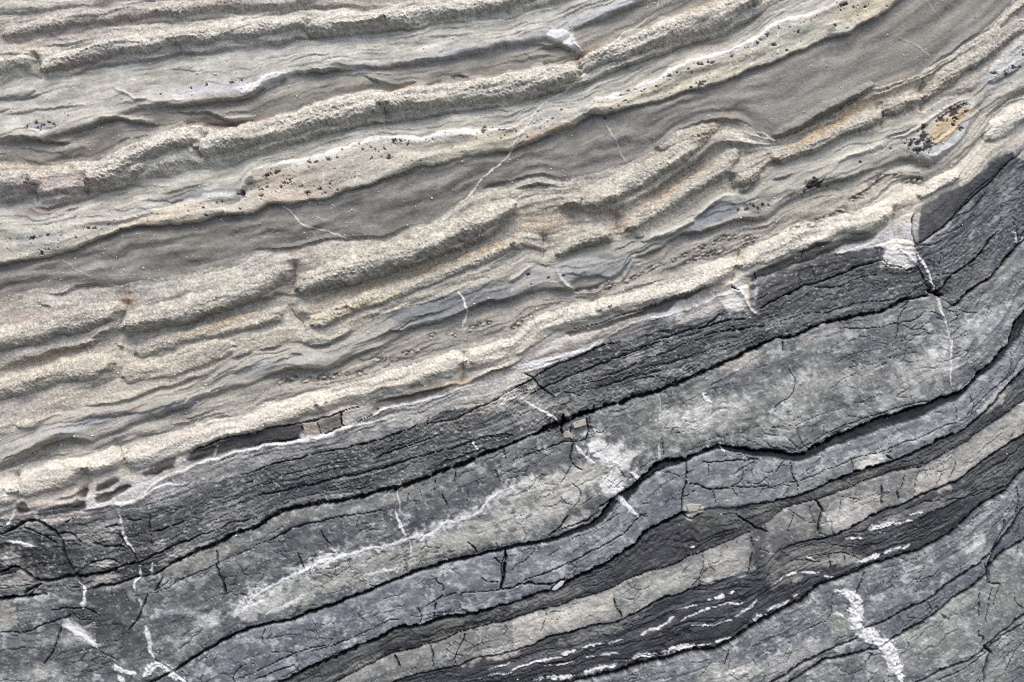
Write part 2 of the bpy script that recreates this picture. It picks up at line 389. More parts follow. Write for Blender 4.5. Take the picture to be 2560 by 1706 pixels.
VID = np.zeros(X.shape, np.int16)
VEINS = []
def vein(pts, width, colour=(226, 224, 216), amp=1.2, k=.9, own=True, gap=.0, name='quartz_vein', label=None):
    r = dist(pts, width + 16)
    if r is None: return
    w, d, s, t, tot = r
    n1 = noise(X[w] / 19, Y[w] / 19, 51) + .6 * noise(X[w] / 7, Y[w] / 7, 52)
    wv = width * (1 + .55 * n1) * (0.3 + 0.7 * np.minimum(1, np.minimum(t, 1 - t) * 6))
    if gap:
        wv = wv * sst(-gap, .25 - gap, .5 + noise(t * F(tot / 26), t * 0, 60 + len(VEINS)) - .25)
    g = sst(1.3, .6, d / np.maximum(wv * .5, .45) * (1 + .35 * noise(X[w] / 6, Y[w] / 6, 55)))
    if width > 10: g = g * sst(-1.0, -.25, noise(X[w] / 11, Y[w] / 9, 56) + .5 * noise(X[w] / 5, Y[w] / 5, 57))
    mott = 1 + .16 * noise(X[w] / 7, Y[w] / 7, 53)
    paint(w, g * min(1, k * 1.06), lin([min(252, c * 1.08) for c in colour]) * mott[..., None])
    H[w] += amp * g * (1 + .8 * noise(X[w] / 9, Y[w] / 9, 54))
    if own and width >= 4:
        VEINS.append((name, label))
        sub = VID[w]
        sub[g > .5] = len(VEINS)

def stain(t, x, y, rx, ry, ang, colour, k=.7, edge=.5, bump=0, fine=30):
    """a patch of other colour with a ragged, speckled edge; ang in degrees, positive rises to the right"""
    cx, cy = P(t, x, y)[0]
    rx, ry = rx * K, ry * K
    R = max(rx, ry) * 1.7
    w = window([(cx, cy)], R)
    a = math.radians(ang)
    dx, dy = XW[w] - cx, YW[w] - cy
    u, v = (dx * math.cos(a) - dy * math.sin(a)) / rx, (dx * math.sin(a) + dy * math.cos(a)) / ry
    q = np.sqrt(u * u + v * v) + edge * (fbm(X[w] / fine, Y[w] / fine, 71, 3) )
    g = sst(1.15, .55, q)
    paint(w, g * k, colour)
    if bump: H[w] += bump * g

def poly(pts, colour, k=.85, bump=0.0, tex=.12):
    w = window(pts, 14)
    x, y = XW[w], YW[w]
    ins = np.zeros(x.shape, bool)
    for a, b in zip(pts, pts[1:] + pts[:1]):
        if a[1] == b[1]: continue
        c = ((a[1] > y) != (b[1] > y)) & (x < (b[0] - a[0]) * (y - a[1]) / (b[1] - a[1]) + a[0])
        ins ^= c
    g = ins.astype(F)
    for ax in (0, 1):
        p = np.pad(g, [(1, 1) if q == ax else (0, 0) for q in (0, 1)], mode='edge')
        n = g.shape[ax]
        g = (p[:-2] + 2 * p[1:-1] + p[2:]) / 4 if ax == 0 else (p[:, :-2] + 2 * p[:, 1:-1] + p[:, 2:]) / 4
    m = 1 + tex * 1.6 * fbm(X[w] / 26, ST[w] / 11, 73, 3)
    paint(w, g * k, lin(colour) * m[..., None])
    if bump: H[w] += bump * g

def pit(t, x, y, r, depth=7, e=1.4, ang=20):
    cx, cy = P(t, x, y)[0]
    r *= K * (.85 if r < 30 else 1)
    w = window([(cx, cy)], r * 3 + 6)
    a = math.radians(ang)
    dx, dy = X[w] - cx, Y[w] - cy
    u, v = (dx * math.cos(a) - dy * math.sin(a)) / (r * e), (dx * math.sin(a) + dy * math.cos(a)) / r
    q = np.sqrt(u * u + v * v) * (1 + .8 * noise(X[w] / max(5, r * 1.3), Y[w] / max(5, r * 1.1), 77) + .4 * noise(X[w] / 5, Y[w] / 5, 78))
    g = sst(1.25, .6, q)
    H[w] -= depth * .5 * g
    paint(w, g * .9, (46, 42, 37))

# ------------------------------------------------------------------ the worn ridges: rounded, broken lengths lying en echelon
def ridge(pts, hw, h):
    hw *= K
    r = dist(pts, hw * 1.6)
    if r is None: return
    w, d, s_, t, tot = r
    wob = 1 + .22 * noise(X[w] / 55, Y[w] / 55, 62) + .10 * noise(X[w] / 17, Y[w] / 17, 63)
    q = d / (hw * np.where(s_ > 0, 1.22, .80) * wob * (.72 + .28 * np.minimum(1, np.minimum(t, 1 - t) * 7)))
    p = np.clip(1 - q * q, 0, 1) ** .62
    H[w] += h * 1.12 * p * (1 + .22 * noise(X[w] / 90, Y[w] / 90, 64))
    GRN[w] += 1.1 * p * (h > 8)
for pts, hw, h in [
 (P('00',80,320,500,240,900,170,1420,115),62,9),(P('00',1480,120,1900,80,2300,50)+P('01',500,5),60,9),(P('00',-60,120,500,60,1000,0),50,6),
 (P('00',-60,640,120,590,270,570),85,11),(P('00',430,640,900,500,1500,390,2000,330,2340,290)+P('01',300,250,440,230),80,12),(P('01',500,290,800,230,1140,200),80,11),(P('01',1210,210,1700,120,2100,70,2340,20),78,12),(P('02',30,-10,400,-110),80,10),
 (P('00',-40,880,200,850,300,840),45,7),(P('00',0,460,150,470,300,490),60,6),
 (P('10',-60,120,120,110,280,130),150,17),(P('10',350,130,560,120,760,110),130,14),(P('00',900,1640,1100,1490,1400,1340,1820,1240),120,17),(P('00',1900,1350,2340,1260)+P('01',200,1200,600,1080,1150,980),118,19),(P('01',1225,970,1800,880,2340,830)+P('02',300,740,560,690),118,19),(P('02',700,590,1000,470,1400,330,1800,190,2200,10),115,20),(P('10',840,160,1100,60,1300,-20),70,9),
 (P('10',-80,1600,300,1520,700,1400,1050,1310),115,18),(P('10',1240,1420,1600,1330,2000,1220,2340,1090)+P('11',150,1040,280,960),105,19),(P('11',440,1070,900,920,1400,760,1900,560,2200,420,2330,340),112,21),
 (P('12',760,300,1000,160,1300,10)+P('02',1480,1460,1650,1340,1760,1250),98,18),(P('12',520,300,620,280),55,12),(P('12',1080,520,1300,370,1600,190,1850,40)+P('02',1980,1490,2050,1430),82,15),(P('12',2090,120,2240,40),60,11),
 (P('03',80,1470,400,1330,800,1160,1000,1080),82,15),(P('03',1080,1020,1380,900),80,13),(P('03',1450,860,1700,690,2000,450,2340,240),80,13),(P('03',60,1240,350,1125,600,960,920,800),44,12),(P('02',1350,1340,1600,1230,1850,1180),70,9),
 (P('11',560,1400,900,1260,1400,1080,1900,870,2340,690),78,11),(P('10',1300,1660,1800,1500,2340,1400)+P('11',200,1340),80,10),(P('20',-60,470,300,380,700,270,1000,230),110,11),(P('20',1200,330,1600,230,2100,60),100,9),(P('12',30,680,200,640,270,690),60,8),(P('12',430,760,560,680,850,600),55,10),
 (P('20',-60,1430,120,1390),120,12),(P('20',210,1360,500,1260,760,1180),115,14),(P('20',830,1200,1000,1110,1130,1040),90,10),(P('20',1230,1100,1700,930,2340,760)+P('21',300,660,600,570),120,9),(P('21',640,560,1300,370,1860,200),120,10),(P('21',1940,190,2330,90)+P('12',300,1420,800,1270),118,9),(P('12',850,1260,1400,1110,2000,910),118,10),(P('12',2110,850,2330,750)+P('13',500,570,1060,430),105,10),(P('13',1400,230,1700,60),60,10),(P('03',2050,1250,2200,1120,2350,1050),90,12),
 (P('20',200,780,700,690,1200,640,1700,540),45,6),(P('20',-40,1060,300,950,560,860),60,7),(P('12',1200,640,1400,590,1640,480),35,6),
]:
    ridge(pts, hw, h)
# thin laminae: small ledges that come and go along the bedding
def laminae(pitch, seed, amp):
    ph = ST / pitch + 1.5 * noise(X / 210, ST / 60, seed) + .35 * noise(X / 60, ST / 25, seed + 1)
    f = ph - np.floor(ph)
    k = np.floor(ph)
    on = sst(-.05, .35, noise(X / 130 + k * 7.3, k * 3.7, seed + 2))
    return amp * on * (f - sst(.86, 1.0, f))
smoothbed = np.isin(IDX, [0, 1, 2, 3, 4, 6, 11, 12]).astype(F)
H += UPS * (.12 + .78 * smoothbed) * (IDX != 8) * (laminae(15, 161, 3.6) + laminae(8, 164, 1.9))

H += (1 - UPS) * np.isin(IDX, [15, 16, 20, 22]) * (laminae(13, 167, 1.8) + laminae(7, 174, 1.0))
H += (1 - UPS) * np.isin(IDX, [17, 19, 21, 23, 24, 25, 26]) * laminae(34, 177, 1.6)

# ------------------------------------------------------------------ base colour of the stone
n_big = fbm(X / 130, ST / 50, 81, 3)
n_mid = fbm(X / 34, ST / 17, 84, 3)
n_lam = fbm(X / 120, ST / 5.5, 87, 2)
n_gr = fbm(X / 7.5, Y / 6.5, 90, 2)
mixv = np.clip(.38 + .55 * n_big + .45 * n_mid, 0, 1)
COLR = BASE + (ALT - BASE) * mixv[..., None]
COLR *= (1 + LAM * 2.0 * n_lam + (.05 + .05 * GRN) * n_gr + .05 * n_mid)[..., None]
COLR *= (1 - .26 * (1 - UPS) * np.isin(IDX, [17, 19, 21, 23, 24, 25, 26]))[..., None]
COLR *= (1 + .05 * UPS - .07 * UPS * np.isin(IDX, [2, 5, 9, 10]) - .10 * (IDX == 8) + .16 * (IDX == 13) + .08 * (IDX == 7))[..., None]
COLR *= np.exp((IDX == 8) * (.16 * noise(X / 140, ST / 5, 201) + .12 * noise(X / 60, ST / 2.6, 202) + .20 * fbm(X / 240, ST / 30, 203, 2)))[..., None]
# warm / cool drift of the worn rock
warm = fbm(X / 260, Y / 200, 93, 2)
COLR *= 1 + UPS[..., None] * warm[..., None] * np.array([.05, .015, -.07], F)
# slate: speckled pale bloom and darker blue patches
bloom = sst(.12, .85, fbm(X / 48, Y / 36, 96, 4) + .35 * fbm(X / 12, Y / 12, 97, 2)) * (1 - UPS) * np.isin(IDX, [17, 19, 21, 23, 25, 26])
COLR += bloom[..., None] * .6 * (lin((178, 178, 166)) - COLR)
blue = sst(.1, .7, fbm(X / 90, Y / 70, 99, 3)) * (1 - UPS)
COLR *= 1 - blue[..., None] * np.array([.16, .15, .09], F)

# the stone is nearly neutral
lum = (COLR @ np.array([.25, .6, .15], F))[..., None]
COLR = lum + (COLR - lum) * (.62 + .14 * UPS[..., None])
# (contrast of the slate's bloom)
pv_ = .17
lum = (COLR @ np.array([.25, .6, .15], F))[..., None]
COLR *= np.where(((UPS > .5) | np.isin(IDX, [15, 16, 18, 20, 21, 22]))[..., None], 1, (lum / pv_) ** .35)
ul = (COLR @ np.array([.25, .6, .15], F))[..., None]
taupe = lin((170, 168, 158)); taupe = taupe / (taupe @ np.array([.25, .6, .15], F))
cu = (ul / .36) ** .82 * .36
cu = (COLR / np.maximum(ul, .01) * .36 + taupe * .64) * cu
COLR = COLR + (cu - COLR) * (UPS > .5)[..., None]
COLR *= .88 + .12 * UPS[..., None]
COLR *= 1 + (1 - UPS)[..., None] * np.array([-.05, .0, .05], F)

lamb = (1 - UPS) * (np.isin(IDX, [16, 20, 22]) + .6 * (IDX == 15) * sst(1900, 1500, X)) * (.15 + .85 * sst(-.15, .35, fbm(X / 210, ST / 24, 198, 2))) * (1 - .75 * sst(1800, 2050, X) * (IDX == 16))
bandn = noise(X / 420, ST / 8.5, 191) + .5 * noise(X / 200, ST / 4.2, 192)
COLR *= np.exp(lamb * .40 * bandn)[..., None]
H += lamb * 1.4 * bandn
lamw = (1 - UPS) * np.isin(IDX, [17, 19, 21, 23, 24, 25, 26]) * sst(.0, .3, fbm(X / 170, ST / 45, 211, 2))
for sd_, p_, wd_ in [(212, 34.0, .030), (213, 20.0, .035)]:
    ln = noise(X / 360, ST / p_ + .2 * noise(X / 50, ST / 14, 214), sd_)
    hair = lamw * sst(-.1, .2, noise(X / 120, ST / 12, sd_ + 7)) * sst(wd_, wd_ * .35, np.abs(ln))
    H -= 3.0 * hair
    COLR = COLR + (.55 * hair)[..., None] * (lin((48, 50, 55)) - COLR)
for sd_, p_, wd_ in [(193, 11.0, .07), (194, 17.0, .05), (195, 7.5, .07)]:
    ln = noise(X / 330, ST / p_ + .25 * noise(X / 60, ST / 9, 197), sd_)
    hair = lamb * sst(-.15, .2, noise(X / 160, ST / 8, sd_ + 7)) * sst(wd_, wd_ * .35, np.abs(ln))
    H -= 3.5 * hair
    COLR = COLR + (.6 * hair)[..., None] * (lin((40, 42, 46)) - COLR)

# granular relief
g1 = noise(XW / 8.5, YW / 5.6, 101); g2 = noise(X / 5.4, Y / 4.4, 102)
crest = np.clip(.55 + (H - blur(H, 9)) / 9, .12, 1.25)
rough_patch = crest * np.clip(.75 + .7 * fbm(X / 90, ST / 40, 103, 2), .25, 1.5)
H += UPS * GRN * rough_patch * (.34 * g1 + .42 * g2 + .13 * rng.normal(0, 1, X.shape).astype(F))
H += (1 - UPS) * GRN * (.55 * g1 + .55 * g2)

def bcurve(i, x0, x1):
    m = (CX >= x0) & (CX <= x1)
    return list(zip(CX[m][::4], CB[i][m][::4]))

# ------------------------------------------------------------------ broken joints across the worn ridges
NOTCH = [
 P('10',1170,1180,1140,1300,1100,1440), P('11',350,830,360,960,290,1130), P('01',1180,860,1190,1000,1180,1130), P('00',1860,1160,1860,1300,1840,1500),
 P('10',310,60,320,180,330,320), P('10',780,0,790,120,800,260), P('21',1905,80,1900,220,1890,390), P('12',2085,720,2040,900,2000,1050),
 P('20',800,1150,800,1280,770,1400), P('20',1060,900,1150,1040,1220,1290), P('00',330,480,370,640,350,760), P('11',300,1230,370,1330,460,1440),
 P('12',960,380,950,520,960,640), P('12',290,560,290,720,250,820), P('03',1040,930,1040,1080,1040,1220), P('03',1400,740,1420,900,1410,1040),
 P('12',2000,20,1990,120,2060,200), P('13',1130,320,1150,480,1180,700), P('02',640,500,650,560,600,660), P('20',150,1180,180,1300,170,1460),
 P('01',480,180,490,380),
]
for n in NOTCH:
    groove(n, 13, 13)
    crack(n, 3.5, 3, .3, (120, 96, 80))

# ------------------------------------------------------------------ ledges of the worn upper rock
for pts, amp in [
 (P('00',1250,975,1500,985,1700,985,2000,960,2350,870)+P('01',100,780,380,690), 6),
 (P('00',-40,1280,250,1285,450,1310,700,1320), 9),
 (P('00',600,1240,850,1190,1060,1110,1200,1130,1540,1140), 7),
 (P('00',1500,1040,1900,1035,2080,1110,2350,1115), 6),
 (P('00',380,450,700,400,900,350), 4), (P('00',100,220,500,170,800,120), 3),
 (P('00',0,920,280,900,500,840), 4), (P('00',0,1080,500,1000,900,960), 3),
 (P('00',1150,230,1500,200,1850,175,2200,140), 4), (P('00',560,720,900,620,1300,560,1700,500,2300,430), 4),
 (P('00',1800,1150,2080,1130,2350,1120), 5),
 (P('01',350,690,600,660,890,640), 8), (P('01',950,690,1100,750,1300,800), 6), (P('01',1150,620,1500,575,1900,530,2350,420), 5),
 (P('01',0,470,250,390,600,330,1000,310,1500,265,1750,200), 4), (P('01',0,150,450,70,850,75,1300,60), 5),
 (P('01',1780,720,1870,700,1980,730), 5), (P('01',0,1400,500,1265,900,1145,1200,1110,1700,1060,2350,960), 7),
 (P('02',230,490,320,450,430,420,640,500,700,470), 9), (P('02',560,300,700,220,1000,120,1250,10), 5),
 (P('02',0,940,400,850,800,725,1200,550,1700,390,2100,240,2350,70), 9),
 (P('10',350,1130,600,1120,700,1060,980,1050), 5), (P('10',640,1060,860,1045,1060,1075), 4), (P('10',360,1240,440,1240,500,1260), 6),
 (P('10',570,385,700,350,790,310), 4), (P('10',0,300,260,240), 8), (P('10',340,370,640,300,900,220,1220,120), 6),
 (P('10',1450,1440,1700,1410,2000,1320,2350,1190)+P('11',100,1175,260,1120), 13), (P('20',0,250,400,120,700,65,1000,-30), 11), (P('10',850,1540,950,1500,1070,1440), 9),
 (P('11',500,1150,900,1030,1400,880,1800,740,2100,610,2350,450), 15), (P('11',0,722,350,720,600,655,850,620,1200,610,1300,555,1550,495), 5),
 (P('11',2050,190,2200,130,2350,100), 5),
 (P('12',-60,110,120,60,250,40,430,80), 5), (P('12',0,165,120,140,250,125,430,155), 9),
 (P('12',420,345,520,320,580,320,650,350), 9), (P('12',1150,260,1300,180,1450,80)+P('02',1640,1510,1720,1450,1860,1330), 14),
 (P('02',1480,1210,1700,1130,1900,1110,2120,1125), 8), (P('02',2230,1215,2350,1270), 5),
 (P('03',30,1290,350,1170,600,1010,780,900,940,820), 15), (P('03',1430,660,1560,560,1850,370,2030,270), 5), (P('03',1040,1268,1180,1250,1400,1130), 4),
 (P('12',420,805,560,740,750,690,920,625), 10), (P('12',1100,620,1180,600,1230,605), 6), (P('12',1350,690,1450,640,1600,570,1850,550,2080,450,2350,455), 8),
 (P('12',1130,785,1250,765,1350,725), 5), (P('12',980,960,1010,900,1090,800), 5), (P('12',330,1095,450,1085,560,1115), 6),
 (P('13',460,160,600,110,850,25,980,-10), 8), (P('13',20,85,150,55,230,20), 6), (P('12',2050,170,2110,200,2200,130,2290,50), 8),
 (P('03',980,1560,1150,1470,1300,1465,1500,1530), 7), (P('03',2000,800,2150,730,2350,590), 6),
 (P('11',690,1560,800,1510,900,1460), 8), (P('21',0,105,150,60,260,40), 6), (P('21',440,10,540,45,640,20,760,-20), 9),
 (P('11',1000,1560,1200,1480,1420,1450,1750,1370,1990,1250,2150,1190,2350,1195), 7),
 (P('20',1060,10,1100,55,1160,70), 8), (P('20',740,620,1000,570,1200,530,1390,455,1640,390,1780,340,1960,285), 6), (P('20',2100,150,2350,95), 7),
 (P('20',200,1080,400,975,550,915,700,890,870,915), 9), (P('20',1390,700,1500,665,1720,620,1790,570), 5), (P('21',0,375,200,290,350,240,500,250,660,275), 9),
 (P('21',660,275,780,215,900,140,1200,35), 5), (P('20',170,1190,300,1090,480,1010), 5),
 (P('21',1080,560,1500,470,1700,420,1890,380), 9), (P('21',1950,380,2200,270,2350,230), 8), (P('20',500,1460,640,1430,740,1370), 5),
 (P('12',1100,1320,1400,1200,1700,1080,1960,1040), 8), (P('21',300,130,400,115,450,130), 5),
 (bcurve(8, -60, 1000), 4), (bcurve(8, 1300, 2260), 4), (P('03',1900,1100,1920,1030,1870,1010), 4), (P('03',1830,1390,1960,1240,2060,1130), 6), (P('13',720,300,820,230,900,190,1000,80,1100,40,1240,55), 5),
 (P('13',430,465,560,430,640,370,800,400), 4), (P('13',0,620,150,560,380,500), 3), (P('12',1560,0,1750,-130), 6),
]:
    ledge(pts, amp * .95, 24 if amp > 8 else 16, 17 if amp > 8 else 10)

for pts, wd, amp, c in [
 (P('03',1060,1270,1200,1270,1330,1190,1420,1130,1560,1040,1700,960,1860,880), 5, 6, (226,220,204)),
 (P('03',1100,1270,1060,1310,900,1380,700,1450,520,1530), 9, 6, (226,220,204)), (P('03',1860,890,1830,1020,1820,1180,1700,1340,1560,1400,1460,1470,1380,1440,1240,1420), 8, 5, (226,224,212)),
 (P('12',-40,1030,60,960,190,860), 6, 5, (214,210,198)), (P('12',430,880,420,960,480,1050,560,1110), 7, 5, (214,210,196)),
 (P('12',1650,450,1740,370,1850,290,1960,220,2080,230), 7, 6, (214,212,200)), (P('12',1180,660,1400,570,1620,480,1660,440), 8, 6, (214,212,200)),
 (P('12',2010,1080,2100,1130,2150,1220,2170,1270,2280,1310), 5, 6, (226,214,196)), (P('12',1120,760,1110,830,1040,910), 5, 4, (214,208,190)),
 (P('02',560,300,560,360,600,440,650,480), 6, 5, (220,218,212)), (P('00',1040,780,1090,830,1180,880,1300,940,1400,890), 5, 4, (214,208,194)),
 (P('11',700,1180,1100,1340)+P('11',1400,1260), 4, 2, None), (P('00',880,1110,1050,1090,1200,1100,1430,1100), 6, 4, (206,202,184)),
 (P('00',2050,1090,2200,1095,2350,1080), 7, 4, (206,200,182)), (P('20',0,1110,250,1010,400,920,600,870), 9, 4, None),
]:
    rim(pts, wd * .8, amp * 1.15, c, .85)

